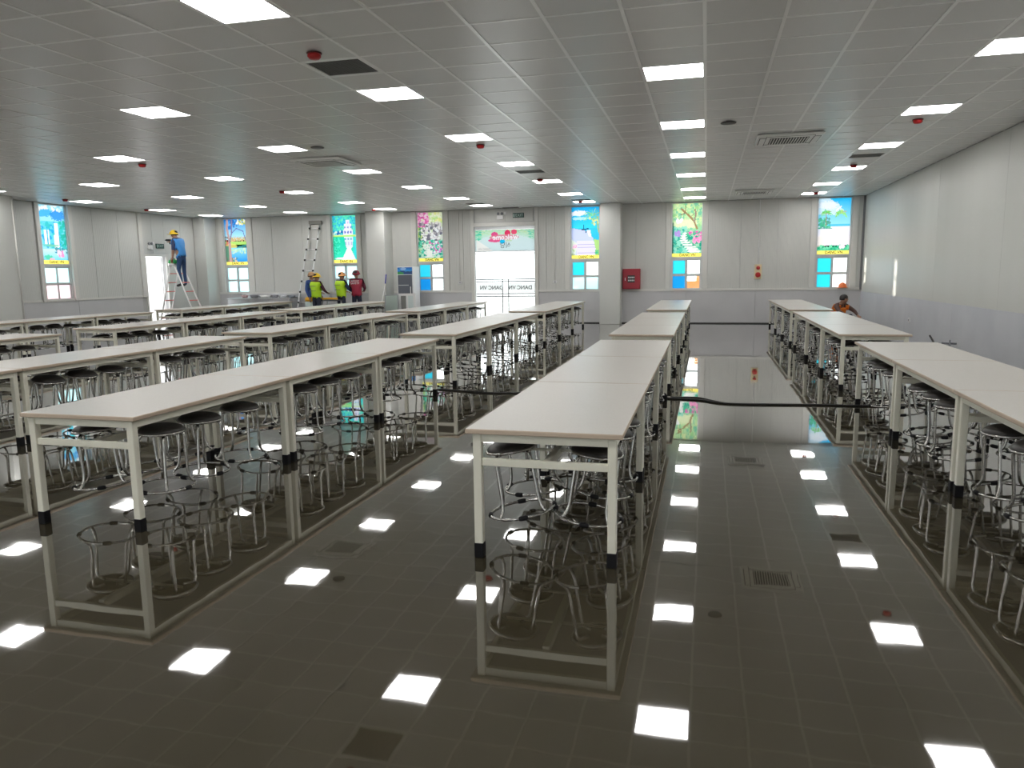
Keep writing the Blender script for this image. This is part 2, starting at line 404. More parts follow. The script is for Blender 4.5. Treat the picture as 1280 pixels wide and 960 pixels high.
for xs_ in ((-16.75, -16.63), (-15.3, -14.55, -13.38, -12.43), (-11.2, -10.6), (-10.2, -9.41), (-8.12, -7.63, -7.37), (-5.15, -4.89, -4.30), (-2.6, -2.11, -1.22), (0.01, 0.945, 1.97, 2.86), (4.12, 4.28)):
    vpanels(wall_back, xs_, ZS+0.03, H-0.001, m_panel_b)
vpanels(wall_back, (-7.22, -6.22, -5.30), 3.2, H-0.001, m_panel_b)
vpanels(wall_back, (-16.75, -15.3, -13.9, -12.43, -10.75), 0.03, ZS, m_wains, 'wainscot_panel')
vpanels(wall_back, (-10.1, -9.0, -7.37), 0.03, ZS, m_wains, 'wainscot_panel')
vpanels(wall_back, (-5.15, -3.1), 0.03, ZS, m_wains, 'wainscot_panel')
vpanels(wall_back, (-2.55, -0.6, 1.4, 4.28), 0.03, ZS, m_wains, 'wainscot_panel')
struct(B(XL, -7.3, YB+0.002, YB+0.015, 0, 0.03).obj('baseboard_back', m_dark)); struct(B(-5.22, XR, YB+0.002, YB+0.015, 0, 0.03).obj('baseboard_back_right', m_dark))
# sill rails
tn = 1
for (a, b) in ((-16.75, -10.7), (-10.1, -7.37), (-5.15, -3.1), (-2.55, XR)):
    struct(B(a, b, YB-0.018, YB+0.01, ZS-0.005, ZS+0.06, 0.004).obj('trim_%d' % tn, m_trim)); tn += 1
# jamb trims beside windows
for (n, cx), (fa, fb) in zip(wins, ((-16.63, -15.3), (-12.43, -11.2), (-9.41, -8.12), (-4.30, -3.15), (-1.22, 0.01), (2.86, 4.12))):
    for (a, b) in ((fa, cx-0.47), (cx+0.47, fb)):
        struct(B(a, b, YB-0.03, YB+0.14, ZS+0.06, H-0.001, 0.006).obj('trim_%d' % tn, m_trim)); tn += 1

# ---- window prints: painted into the print layer of a fine grid
rng = np.random.default_rng(5)
class Art:
    def __init__(s, w=42, h=74):
        s.w, s.h = w, h; s.a = np.zeros((h, w, 3))
        s.v, s.u = np.mgrid[0:h, 0:w]; s.u = (s.u+0.5)/w; s.v = (s.v+0.5)/h
    def grad(s, v0, v1, c0, c1, mask=None):
        t = np.clip((s.v-v0)/(v1-v0), 0, 1)[..., None]; k = (s.v >= v0) & (s.v <= v1)
        if mask is not None: k &= mask
        s.a[k] = (np.array(c0)*(1-t)+np.array(c1)*t)[k]
    def ell(s, cx, cy, rx, ry, c, mixv=1.0, rag=0.0):
        d = ((s.u-cx)/rx)**2+((s.v-cy)/ry)**2
        if rag: d = d+rng.normal(0, rag, d.shape)
        k = d < 1; s.a[k] = s.a[k]*(1-mixv)+np.array(c)*mixv
    def rect(s, u0, u1, v0, v1, c, mixv=1.0):
        k = (s.u >= u0) & (s.u <= u1) & (s.v >= v0) & (s.v <= v1); s.a[k] = s.a[k]*(1-mixv)+np.array(c)*mixv
    def poly(s, pts, c, mixv=1.0):
        k = np.zeros(s.u.shape, bool); n = len(pts)
        for i in range(n):
            x0, y0 = pts[i]; x1, y1 = pts[(i+1) % n]
            if y0 == y1: continue
            cr = ((y0 <= s.v) & (s.v < y1)) | ((y1 <= s.v) & (s.v < y0))
            k ^= cr & (s.u < (x1-x0)*(s.v-y0)/(y1-y0)+x0)
        s.a[k] = s.a[k]*(1-mixv)+np.array(c)*mixv
    def line(s, pts, wd, c, mixv=1.0):
        for (x0, y0), (x1, y1) in zip(pts[:-1], pts[1:]):
            asp = s.h/s.w; dx, dy = x1-x0, (y1-y0)*asp; L = dx*dx+dy*dy
            px, py = s.u-x0, (s.v-y0)*asp; t = np.clip((px*dx+py*dy)/max(L, 1e-9), 0, 1)
            k = (px-t*dx)**2+(py-t*dy)**2 < wd*wd; s.a[k] = s.a[k]*(1-mixv)+np.array(c)*mixv
    def speck(s, u0, u1, v0, v1, pal, n, r=0.03, mixv=0.9):
        for _ in range(n):
            s.ell(rng.uniform(u0, u1), rng.uniform(v0, v1), r*rng.uniform(.5, 1.4), r*0.57*rng.uniform(.5, 1.4), pal[rng.integers(len(pal))], mixv)
def palm(A, x, y, r, top=(0.25, 0.75, 0.3)):
    for k in range(13):
        a = -PI*1.12+PI*1.24*k/12; L = r*rng.uniform(.75, 1.1); ex = x+L*math.cos(a); ey = y+L*0.5*math.sin(a)
        c_ = (top[0]*rng.uniform(.5, 1.7), min(1, top[1]*rng.uniform(.75, 1.2)), top[2]*rng.uniform(.6, 1.2))
        A.line([(x, y), ((x+ex)/2, (y+ey)/2-0.012), (ex, ey+0.022)], 0.011, c_)
        for q in (.4, .7): A.line([(x+(ex-x)*q, y+(ey-y)*q-.008), (x+(ex-x)*q, y+(ey-y)*q+.03*L/r)], 0.007, c_)
W_ = (0.95, 0.97, 1.0)
def art_lake():          # bare trees beside a blue lake
    A = Art(); A.grad(0, .45, (.02, .30, .85), (.45, .85, .98)); A.speck(.55, 1, 0, .12, [(.9, .85, .35), W_, (.4, .5, .1)], 50, .04)
    A.speck(.1, .6, 0, .2, [(.05, .15, .45), (.02, .25, .7)], 30, .05)
    A.speck(.25, 1, .40, .48, [(.8, .6, .2), (.6, .4, .2), (.85, .5, .3), (.4, .6, .3)], 60, .035)
    for x in np.linspace(.3, .97, 10): A.line([(x, .36+.04*rng.random()), (x, .49)], .012, (.55, .45, .25))
    A.grad(.49, .56, (.45, .75, .2), (.35, .7, .15)); A.ell(.25, .60, .3, .07, (.75, .75, .2), .8, .2); A.poly([(.5, .6), (1, .55), (1, .61), (.55, .62)], (.05, .25, .25))
    A.grad(.62, .93, (.25, .75, .92), (.02, .30, .85)); A.speck(.3, .95, .64, .74, [(.5, .8, .4), (.7, .85, .6)], 25, .04, .7)
    A.rect(0, .14, .58, .93, (.12, .3, .2)); A.speck(0, .5, .84, .94, [(.3, .2, .15), (.75, .6, .45), (.1, .3, .2)], 40, .04)
    A.line([(.20, .93), (.2, .5), (.12, .2), (.15, 0)], .05, (.5, .34, .33)); A.line([(.2, .5), (.32, .3), (.36, 0)], .03, (.25, .22, .35))
    A.line([(.32, .3), (.55, .2), (.85, .26), (.95, .45)], .018, (.15, .2, .45)); A.speck(0, .12, .38, .56, [(.7, .2, .15), (.2, .2, .2)], 15, .035); return A
def art_tower():         # pale tower on a green lake
    A = Art(); A.grad(0, .42, (.10, .80, .55), (.05, .62, .70)); A.speck(0, 1, 0, .34, [(.05, .55, .85), (.15, .88, .6), (.02, .4, .7), (.1, .75, .45)], 240, .035)
    A.speck(.02, .45, .33, .4, [(.02, .15, .5), (.7, .9, .8)], 22, .04); A.rect(0, 1, .40, .44, (.75, .9, .4)); A.rect(.05, .95, .425, .44, (.4, .85, .2))
    A.grad(.44, .93, (.02, .62, .42), (.05, .82, .55)); A.speck(.02, .3, .46, .8, [(.02, .55, .3), (.1, .9, .6)], 60, .03); A.rect(.86, 1, .44, .93, (.05, .72, .72))
    tw = (.80, .83, .98)
    A.rect(.46, .86, .3, .41, tw); A.rect(.50, .80, .18, .3, tw); A.rect(.56, .74, .1, .18, tw)
    for x in (.53, .66, .78): A.ell(x, .355, .035, .03, (.15, .2, .6)); A.ell(x, .25, .03, .025, (.25, .3, .65))
    A.ell(.66, .15, .03, .02, (.6, .4, .8))
    A.poly([(.48, .45), (.86, .45), (.83, .66), (.72, .72), (.55, .68)], (.72, .82, .95))
    for x in (.54, .66, .78): A.rect(x-.03, x+.03, .47, .52, (.2, .45, .65)); A.rect(x-.02, x+.02, .56, .62, (.5, .5, .75))
    A.poly([(.62, .66), (.72, .66), (.95, .93), (.35, .93)], W_, .9); A.ell(.3, .9, .25, .02, W_, .8); return A
def art_rocks():         # rock garden with pink blossom
    A = Art(); A.grad(0, .93, (.75, .85, .5), (.7, .8, .75)); A.speck(.45, 1, 0, .2, [(.9, .9, .3), (.55, .85, .3), (.9, .95, .7)], 60, .05)
    A.speck(0, .42, 0, .3, [(.85, .15, .45), (.95, .45, .65), (.6, .1, .35), (.95, .7, .8)], 170, .04); A.speck(.1, 1, .22, .62, [W_, (.8, .75, .75), (.4, .38, .4), (.9, .88, .85), (.15, .15, .2)], 170, .055)
    A.speck(0, .15, .3, .9, [(.5, .7, .2), (.1, .45, .25), (.03, .2, .12)], 60, .04); A.speck(0, 1, .58, .93, [(.05, .55, .38), (.1, .7, .5), (.02, .35, .25), (.5, .85, .6)], 150, .045)
    A.speck(.45, 1, .6, .82, [(.85, .1, .45), (.75, .3, .8), W_], 40, .035)
    for k in range(7): A.ell(.32+.05*(k % 2)+.02*k, .66+.04*k, .1+.02*k, .018, (.92, .93, .85), 1, .1)
    return A
def art_pier():          # palm over a pier and tropical sea
    A = Art(); A.grad(0, .4, (.02, .45, .9), (.05, .7, .95)); A.ell(.25, .12, .3, .05, W_, .85, .25); A.ell(.3, .22, .3, .03, (.6, .9, 1), .7, .2)
    A.grad(.4, .93, (.05, .6, .9), (.03, .55, .85)); A.poly([(0, .4), (.55, .46), (.78, .6), (.9, .93), (0, .93)], (.58, .66, .95)); A.poly([(.55, .44), (.68, .44), (.72, .58), (.62, .56)], W_)
    A.poly([(.0, .62), (.25, .72), (.12, .93), (0, .93)], (.75, .85, .75)); A.grad(.65, .93, (.78, .76, .96), (.80, .76, .93), (s_pier := (A.u > .2) & (A.u < .88)))
    for v in (.72, .77, .82, .88): A.rect(.22, .88, v, v+.008, (.5, .48, .72))
    A.poly([(.8, .62), (1, .64), (1, .93), (.92, .93)], (.45, .75, .25)); A.speck(.85, 1, .85, .93, [(.05, .5, .3), (.3, .7, .2)], 15, .04)
    A.speck(.04, .16, .72, .78, [(.9, .3, .6), (.95, .6, .8)], 12, .04); A.speck(.02, .1, .8, .93, [(.4, .6, .3)], 6, .03)
    A.line([(.43, .34), (.43, .44)], .012, (.02, .1, .2)); A.rect(.36, .52, .425, .44, (.02, .12, .2)); A.ell(.58, .42, .05, .015, (.02, .12, .25)); A.ell(.52, .48, .03, .02, (.1, .2, .3))
    palm(A, .76, .18, .36, (.22, .7, .45)); A.line([(.92, .2), (.95, .4), (1, .5)], .025, (.4, .55, .25)); A.speck(.6, 1, .2, .34, [(.75, .8, .35), (.3, .65, .3)], 20, .035); return A
def art_path():          # stepping stones under a tree
    A = Art(); A.grad(0, .93, (.45, .75, .40), (.25, .65, .45)); A.speck(0, 1, 0, .45, [(.35, .72, .3), (.75, .88, .45), (.55, .85, .45), (.2, .6, .4)], 200, .05)
    A.ell(.45, .38, .4, .08, (.88, .95, .6), .8, .2); A.speck(.1, .35, .28, .36, [W_], 10, .04)
    A.speck(0, .5, .45, .93, [(.03, .4, .3), (.1, .6, .45), (.3, .75, .6)], 130, .05); A.rect(0, .05, .35, .93, (.03, .15, .12), .8); A.speck(.05, .25, .52, .6, [(.45, .3, .75)], 14, .04)
    A.speck(.5, 1, .52, .62, [(.85, .1, .5), (.95, .5, .7), (.05, .5, .3)], 50, .04); A.speck(.55, 1, .62, .93, [(.1, .55, .4), (.35, .75, .5), (.02, .35, .25)], 80, .05); A.speck(.72, 1, .64, .72, [(.9, .15, .5), (.95, .4, .65)], 30, .045)
    for k in range(9): A.ell(.42-.1*math.sin(k*.55)+.03*k, .56+.042*k, .09+.018*k, .015+.001*k, (.9, .92, .88))
    A.line([(.84, .47), (.74, .34), (.62, .26), (.42, .16), (.30, .1)], .03, (.38, .25, .13)); A.line([(.74, .34), (.8, .2), (.76, .12)], .024, (.35, .25, .2)); A.line([(.45, .18), (.28, .21)], .014, (.3, .2, .12)); A.line([(.43, .17), (.45, .06)], .014, (.3, .2, .12)); A.line([(.62, .26), (.72, .2)], .012, (.3, .2, .12))
    return A
def art_beach():         # white sand beach with palms
    A = Art(); A.grad(0, .5, (.01, .50, .92), (.35, .80, .97)); A.poly([(0, 0), (.35, 0), (.8, .22), (.6, .3), (0, .28)], (.6, .82, .97)); A.ell(.3, .12, .3, .07, (.85, .92, 1), .8, .3); A.line([(.7, .15), (.55, .22)], .015, W_)
    A.rect(.3, 1, .46, .5, (.1, .6, .85)); A.grad(.5, .84, (.82, .86, .98), (.92, .86, .95)); A.ell(.1, .8, .15, .15, (.98, .88, .75), .6, .2); A.rect(.3, 1, .5, .52, W_)
    A.speck(0, .38, .35, .53, [(.05, .45, .25), (.15, .6, .35), (.1, .35, .3)], 60, .035); A.rect(0, .45, .525, .54, (.1, .4, .35), .8)
    palm(A, .26, .26, .17, (.2, .6, .2)); palm(A, .70, .28, .2, (.3, .68, .25)); A.line([(.26, .26), (.24, .48)], .012, (.4, .3, .2))
    A.grad(.87, .93, (.05, .55, .3), (.1, .65, .35)); A.speck(.02, 1, .84, .93, [(.05, .55, .3), (.2, .75, .45), (.02, .4, .2)], 60, .035); A.speck(.72, .84, .83, .88, [(.9, .86, .95)], 8, .05); return A
def art_falls():         # waterfalls and lotus
    A = Art(); A.grad(0, .93, (.35, .80, .98), (.3, .75, .95)); A.ell(.2, .13, .35, .07, (.05, .45, .88), .9, .2); A.ell(.75, .16, .3, .09, (.03, .30, .85), .9, .2); A.speck(0, 1, .0, .08, [W_, (.6, .9, 1)], 20, .05)
    A.rect(.1, .9, .27, .7, (.06, .62, .80), .7); A.speck(.05, .95, .28, .72, [(.05, .55, .6), (.1, .7, .7), (.02, .4, .75)], 90, .05)
    for x, y0, y1, w in ((.22, .42, .66, .05), (.33, .42, .66, .03), (.64, .30, .70, .07), (.60, .5, .72, .08)): A.rect(x-w, x+w, y0, y1, W_, .9)
    A.speck(.8, 1, .25, .75, [(.03, .5, .4), (.05, .6, .6)], 40, .05); A.ell(.4, .68, .35, .02, (.2, .6, .4), .8, .2); A.grad(.75, .93, (.6, .88, .97), (.2, .7, .9)); A.speck(.55, 1, .73, .8, [(.1, .35, .4), (.02, .3, .45)], 20, .04)
    A.speck(.62, .82, .78, .86, [(.95, .3, .6), (.95, .7, .85)], 16, .05); A.ell(.25, .88, .14, .035, (.1, .65, .45), 1, .2); A.speck(.3, .45, .9, .93, [(.95, .5, .6)], 5, .04); return A

def print_mesh(A, W, Hh):
    """grid in local X (right) / Z (up); colours per face"""
    w, h = A.w, A.h
    xs_ = np.linspace(-W/2, W/2, w+1); zs_ = np.linspace(Hh/2, -Hh/2, h+1)
    vs = [(x, 0, z) for z in zs_ for x in xs_]
    fs = [(j*(w+1)+i, (j+1)*(w+1)+i, (j+1)*(w+1)+i+1, j*(w+1)+i+1) for j in range(h) for i in range(w)]
    me = bpy.data.meshes.new('poster'); me.from_pydata(vs, [], fs)
    ca = me.color_attributes.new('print', 'FLOAT_COLOR', 'CORNER')
    col = np.ones((w*h, 4, 4), np.float32); col[:, :, :3] = np.clip(A.a, 0, 1).reshape(-1, 1, 3)
    ca.data.foreach_set('color', col.ravel()); me.materials.append(m_print); me.update(); return me

def make_window(n, origin, rotz, A, label, panes, text=True):
    """origin at wall face centre on floor, local x along the wall, local y outward from the room"""
    t = struct(link('window_%d' % n, None, None, origin, rotz), label)
    f = MB(); y0, y1 = 0.02, 0.085
    f.box(-0.47, -0.43, y0, y1, 1.0, 3.6); f.box(0.43, 0.47, y0, y1, 1.0, 3.6)
    f.box(-0.43, 0.43, y0, y1, 0.985, 1.03); f.box(-0.43, 0.43, y0, y1, 3.57, 3.6); f.box(-0.43, 0.43, y0, y1, 1.925, 2.0)
    f.obj('frame', m_alu, t)
    A.a = A.a[:69]; A.h = 69
    p = link('poster', print_mesh(A, 0.86, 1.47), t, (0, 0.05, 2.835)); p['label'] = label.split(' with ')[-1] + ' printed on film'
    st = B(-0.43, 0.43, 0.046, 0.05, 2.0, 2.105).obj('strip', m_yellow, t); st['label'] = 'yellow name strip'
    text_mesh('lettering', 'DANC VN', 0.105, m_black, st, (0.03, 0.044, 2.05), (1, 0, 0), (0, 0, 1), 0.001, bold=0.003)
    # sliding sashes 2 x 2
    for (k, (x0, x1, z0, z1)) in enumerate(((-0.43, 0.0, 1.46, 1.925), (0.0, 0.43, 1.46, 1.925), (-0.43, 0.0, 1.03, 1.46), (0.0, 0.43, 1.03, 1.46))):
        kind = panes[k]; yo = 0.045 if k % 2 == 0 else 0.062
        if kind == 'open': continue
        s = MB(); e = 0.035
        s.box(x0, x0+e, yo-0.012, yo+0.012, z0, z1); s.box(x1-e, x1, yo-0.012, yo+0.012, z0, z1)
        s.box(x0+e, x1-e, yo-0.012, yo+0.012, z0, z0+e); s.box(x0+e, x1-e, yo-0.012, yo+0.012, z1-e, z1)
        so = s.obj('sash', m_alu, t)
        B(x0+e, x1-e, yo-0.002, yo+0.002, z0+e, z1-e).obj('pane', {'c': m_cyan, 'b': m_blue, 'p': m_pale, 'k': m_pink, 'g': m_glass}[kind], so)
    r = MB(); r.box(-0.43, 0.43, 0.03, 0.08, 1.452, 1.468); r.obj('rail', m_alu, t)
    return t
make_window(1, (-16.0, YB, 0), 0, art_lake(), 'tall window in left back corner with trees beside a blue lake', 'pppp')
make_window(2, (-11.83, YB, 0), 0, art_tower(), 'tall window behind the workers with pale tower on green lake', 'pppp')
make_window(3, (-8.76, YB, 0), 0, art_rocks(), 'tall window left of entrance with rock garden and pink blossom', ['c', 'g', 'b', 'g'])
make_window(4, (-3.67, YB, 0), 0, art_pier(), 'tall window right of entrance with palm over a wooden pier', ['c', 'g', 'p', 'p'])
make_window(5, (-0.605, YB, 0), 0, art_path(), 'tall window beyond the aisle with stepping stones under a tree', ['c', 'g', 'b', 'g'])
make_window(6, (3.485, YB, 0), 0, art_beach(), 'tall window in right corner with palms on a white beach', ['c', 'g', 'c', 'g'])
make_window(7, (XL, 17.0, 0), PI/2, art_falls(), 'tall window on left wall with waterfalls and lotus', 'ppkk')

# ---- entrance door with mirrored welcome sign
dr = struct(link('door_1', None, None, (-6.26, YB, 0)), 'glass entrance door under a welcome sign')
f = MB()
for (a, b, z0, z1) in ((-1.11, -1.0, 0, H-0.001), (1.0, 1.11, 0, H-0.001), (-1.0, 1.0, 3.06, 3.18)): f.box(a, b, -0.03, 0.14, z0, z1, 0.005)
f.obj('frame', m_trim, dr)
f = MB(); f.box(-1.0, 1.0, 0.02, 0.1, 2.96, 3.06); f.obj('closer_housing', m_steel, dr)
f = MB(); f.box(-1.0, -0.975, 0.03, 0.08, 0, 2.96); f.box(0.975, 1.0, 0.03, 0.08, 0, 2.96); f.box(-0.975, 0.975, 0.03, 0.08, 2.265, 2.295); f.obj('door_rails', m_alu, dr)
A = Art(150, 52); A.grad(0, 1, (.55, .85, .6), (.66, .85, .85)); A.ell(.5, .75, .6, .5, (.70, .86, .88), .9, .1)
A.speck(0, 1, 0, .22, [(.3, .8, .45), (.6, .85, .45), (.75, .9, .6)], 130, .022); A.speck(0, .1, 0, .5, [(.05, .65, .45), (.3, .8, .5)], 60, .025); A.speck(.9, 1, 0, .45, [(.05, .65, .45), (.4, .8, .5)], 60, .022)
A.poly([(.02, .45), (.3, 1), (.02, 1)], (.95, .95, .9)); A.ell(.33, .22, .06, .12, (.85, .1, .3)); A.ell(.55, .16, .05, .15, (.85, .05, .15)); A.ell(.66, .12, .05, .12, (.9, .1, .2))
A.ell(.34, .50, .12, .09, (.85, .12, .3)); A.ell(.49, .36, .25, .13, (.80, .25, .32), .85); A.ell(.46, .56, .045, .11, (.02, .55, .9)); A.rect(.52, .62, .48, .56, (.6, .8, .45), .8)
wx = [0.72]
def stroke(w, *lines):          # one letter, drawn right to left: the banner is seen from behind
    for ln in lines: A.line([(wx[0]-x*w, .26+.20*y) for x, y in ln], .0075, (.97, .97, 1.0))
    wx[0] -= w+.018
def bowl(a0, a1): return [(.5+.5*math.cos(math.radians(q)), .66+.34*math.sin(math.radians(q))) for q in range(a0, a1+1, 30)]
stroke(.075, [(0, 0), (.25, 1), (.5, .3), (.75, 1), (1, 0)]); stroke(.04, [(0, .62), (1, .62)], bowl(60, 360)); stroke(.004, [(0, -.1), (0, 1)]); stroke(.04, bowl(50, 310)); stroke(.042, bowl(0, 360))
stroke(.07, [(0, .32), (0, 1)], [(0, .45), (.25, .32), (.5, .45), (.5, 1)], [(.5, .45), (.75, .32), (1, .45), (1, 1)]); stroke(.04, [(0, .62), (1, .62)], bowl(60, 360))
sg = link('sign_panel', print_mesh(A, 1.95, 0.66), dr, (0, 0.055, 2.625)); sg['label'] = 'green welcome banner seen from behind'
text_mesh('korean_lettering', '\uc2dd\ub2f9', 0.2, m_black, sg, (0.02, -0.006, -0.17), (-1, 0, 0), (0, 0, 1), 0.001)
text_mesh('small_lettering', 'DANC VN', 0.085, m_greyink, sg, (-0.68, -0.006, -0.27), (-1, 0, 0), (0, 0, 1), 0.001)
for s in (-1, 1):
    lf = B(0.005 if s > 0 else -0.97, 0.97 if s > 0 else -0.005, 0.05, 0.058, 0.01, 2.26).obj('door_leaf', m_glass, dr)
    B(s*0.80-0.0 if s < 0 else 0.80, s*0.80+0.17 if s > 0 else -0.63, 0.04, 0.066, 2.2, 2.225).obj('patch_fitting', m_alu, lf, (0 if s > 0 else -0.17, 0, 0))
    B(s*0.72-0.012, s*0.72+0.012, 0.02, 0.045, 2.03, 2.09).obj('stop', m_alu, lf) if s > 0 else None

# ---- pillars
struct(B(-3.14, -2.52, 22.85, YB+0.02, 0, H-0.001, 0.01).obj('pillar_back_right', m_pillar), 'square pillar beside the red fire cabinet')
struct(B(-10.72, -10.08, 22.75, YB+0.02, 0, H-0.001, 0.01).obj('pillar_back_left', m_pillar), 'square pillar behind the display fridge')
struct(B(XL, -16.75, 22.78, YB+0.02, 0, H-0.001, 0.01).obj('pillar_corner', m_pillar), 'corner pillar by the ladder')
struct(B(XL, -16.45, 14.35, 15.1, 0, H-0.001, 0.01).obj('pillar_left', m_pillar), 'pillar on the left wall')

# ------------------------------------------------------------------ left wall
wl = MB()
def corel(y0, y1, z0, z1): wl.box(XL-0.14, XL-0.02, y0, y1, z0, z1)
K = H+0.08; corel(YF-0.1, 16.53, 0, K); corel(16.53, 17.47, 0, ZS); corel(16.53, 17.47, 3.595, K); corel(17.47, 20.35, 0, K); corel(20.35, 21.3, 2.27, K); corel(21.3, YB+0.1, 0, K)
wall_left = struct(wl.obj('wall_left', m_core), 'panelled left wall with a side door')
def lpanels(ys, z0, z1, m, name):
    for a, b in zip(ys[:-1], ys[1:]): B(XL-0.02, XL, a+0.004, b-0.004, z0, z1, 0.003).obj(name, m, wall_left)
lpanels([YF+1.15*k for k in range(21)]+[14.4], ZS+0.03, H-0.001, m_panel_l, 'wall_panel'); lpanels([YF+2.5*k for k in range(10)]+[14.4], 0.02, ZS, m_wains, 'wainscot_panel')
lpanels([15.1, 16.4], ZS+0.03, H-0.001, m_panel_l, 'wall_panel'); lpanels([17.6, 18.34, 19.3, 20.12], ZS+0.03, H-0.001, m_panel_l, 'wall_panel')
lpanels([15.1, 17.6, 20.12], 0.02, ZS, m_wains, 'wainscot_panel'); lpanels([20.28, 20.74, 21.3, 22.1, 22.78], 2.37, H-0.001, m_panel_l, 'wall_panel'); lpanels([21.4, 22.1, 22.78], 0.02, 2.37, m_panel_l, 'wall_panel')
for (y0, y1, z0, z1) in ((16.4, 16.53, ZS, H-0.001), (17.47, 17.6, ZS, H-0.001), (20.12, 20.28, ZS, H-0.001)):
    struct(B(XL-0.02, XL+0.05, y0, y1, z0, z1, 0.006).obj('trim_%d' % tn, m_trim)); tn += 1
struct(B(XL-0.01, XL+0.018, 15.1, 20.28, ZS-0.005, ZS+0.06, 0.004).obj('trim_%d' % tn, m_trim)); tn += 1
d2 = struct(link('door_2', None, None, (XL, 20.825, 0)), 'side door standing open on the left wall')
f = MB(); f.box(-0.14, 0.03, -0.535, -0.475, 0, 2.36); f.box(-0.14, 0.03, 0.475, 0.56, 0, 2.36); f.box(-0.14, 0.03, -0.475, 0.475, 2.27, 2.36); f.obj('frame', m_trim, d2)
lf = B(-0.98, -0.02, 0.42, 0.46, 0.01, 2.26).obj('door_leaf', m_white, d2); lf.location = (-0.12, 0, 0)
MB().tube([(-0.9, 0.42, 1.0), (-0.9, 0.36, 1.0), (-0.8, 0.36, 1.0)], 0.012).obj('handle', m_alu, lf)

# ------------------------------------------------------------------ right and front walls
wr = MB(); wr.box(XR+0.02, XR+0.14, YF-0.1, YB+0.02, 0, H+0.08)
wall_right = struct(wr.obj('wall_right', m_core), 'pale right wall above a steel wainscot')
ys = [YF, -6.0, -2.0, 2.0, 6.0, 9.5, 12.9, 16.32, 19.8, YB]
for a, b in zip(ys[:-1], ys[1:]): B(XR, XR+0.02, a+0.002, b-0.002, 0.94, H-0.001, 0.002).obj('wall_panel', m_panel_r, wall_right)
ys = [YF, -5.5, -2.0, 1.5, 5.0, 8.4, 11.7, 15.02, 18.3, 21.2, YB]
for a, b in zip(ys[:-1], ys[1:]): B(XR-0.006, XR+0.02, a+0.002, b-0.002, 0.0, 0.938, 0.002).obj('wainscot_panel', m_wains_r, wall_right)
wf = MB(); xs = XL-0.1; fo = [(-16.2, -14.2), (-12.6, -10.6), (-9.0, -7.0), (-5.4, -3.4), (-1.8, 0.2), (1.6, 3.6)]  # unseen window openings added here to light the near tables
wf.box(XL-0.1, XR+0.1, YF-0.14, YF, 0, ZS); wf.box(XL-0.1, XR+0.1, YF-0.14, YF, 3.3, H+0.08)
for (a, b) in fo: wf.box(xs, a, YF-0.14, YF, ZS, 3.3); xs = b
wf.box(xs, XR+0.1, YF-0.14, YF, ZS, 3.3); struct(wf.obj('wall_front', m_pillar), 'pale wall behind the camera')
for k, (a, b) in enumerate(fo):
    t = struct(link('window_%d' % (8+k), None, None, ((a+b)/2, YF, 0)), 'wide clear window added behind the camera for light')
    f = MB(); f.box(-1, -0.95, -0.09, -0.03, ZS, 3.3); f.box(0.95, 1, -0.09, -0.03, ZS, 3.3); f.box(-0.03, 0.03, -0.09, -0.03, ZS+0.05, 3.25); f.box(-0.95, 0.95, -0.09, -0.03, ZS, ZS+0.05); f.box(-0.95, 0.95, -0.09, -0.03, 3.25, 3.3); f.obj('frame', m_alu, t)
    for s_ in (-1, 1): B(min(0.03*s_, 0.95*s_), max(0.03*s_, 0.95*s_), -0.063, -0.057, ZS+0.05, 3.25).obj('pane', m_glass, t)
struct(B(XR-0.05, XR, YB-0.06, YB, ZS, H-0.001).obj('trim_%d' % tn, mat('grey_strip', (0.2, 0.2, 0.21), 0.5))); tn += 1

# outdoors
gr = struct(B(-60, 60, -60, 90, -0.25, -0.13).obj('ground', m_ground), 'pale paving outside the hall')
rl = thing('outdoor_railing', 'metal railing with lettered boards outside the entrance door', 'railing', (-6.95, 26.0, 0))
m_rail = mat('railing_dark', (0.05, 0.05, 0.055), 0.5)
for (z) in (1.37, 1.29, 0.86, 0.77): MB().tube([(-1.6, 0, z), (1.9, 0, z)], 0.02).obj('rail', m_rail, rl)
for x in (-1.5, -0.09, 0.13, 1.8): MB().tube([(x, 0, -0.13), (x, 0, 1.37)], 0.02).obj('post', m_rail, rl)
for (a, b, c_) in ((-1.45, -0.12, -0.50), (0.16, 1.75, 0.56)):
    bo = B(a, b, 0.0, 0.02, 0.9, 1.25).obj('board', m_white, rl)
    text_mesh('lettering', 'DANC VN', 0.19, m_rail, bo, (c_, -0.004, 1.07), (-1, 0, 0), (0, 0, 1), 0.002, bold=0.003)
nb = tag(B(-1.6, 1.6, -0.5, 0.5, -0.13, 4.2, 0.03).obj('sun_blocker', m_ground, None, (-22.0, 36.1, 0), -0.86+PI/2), 'unseen concrete pier added outdoors to block low sun', 'pier')  # unseen pier added to keep low sun off the right wall
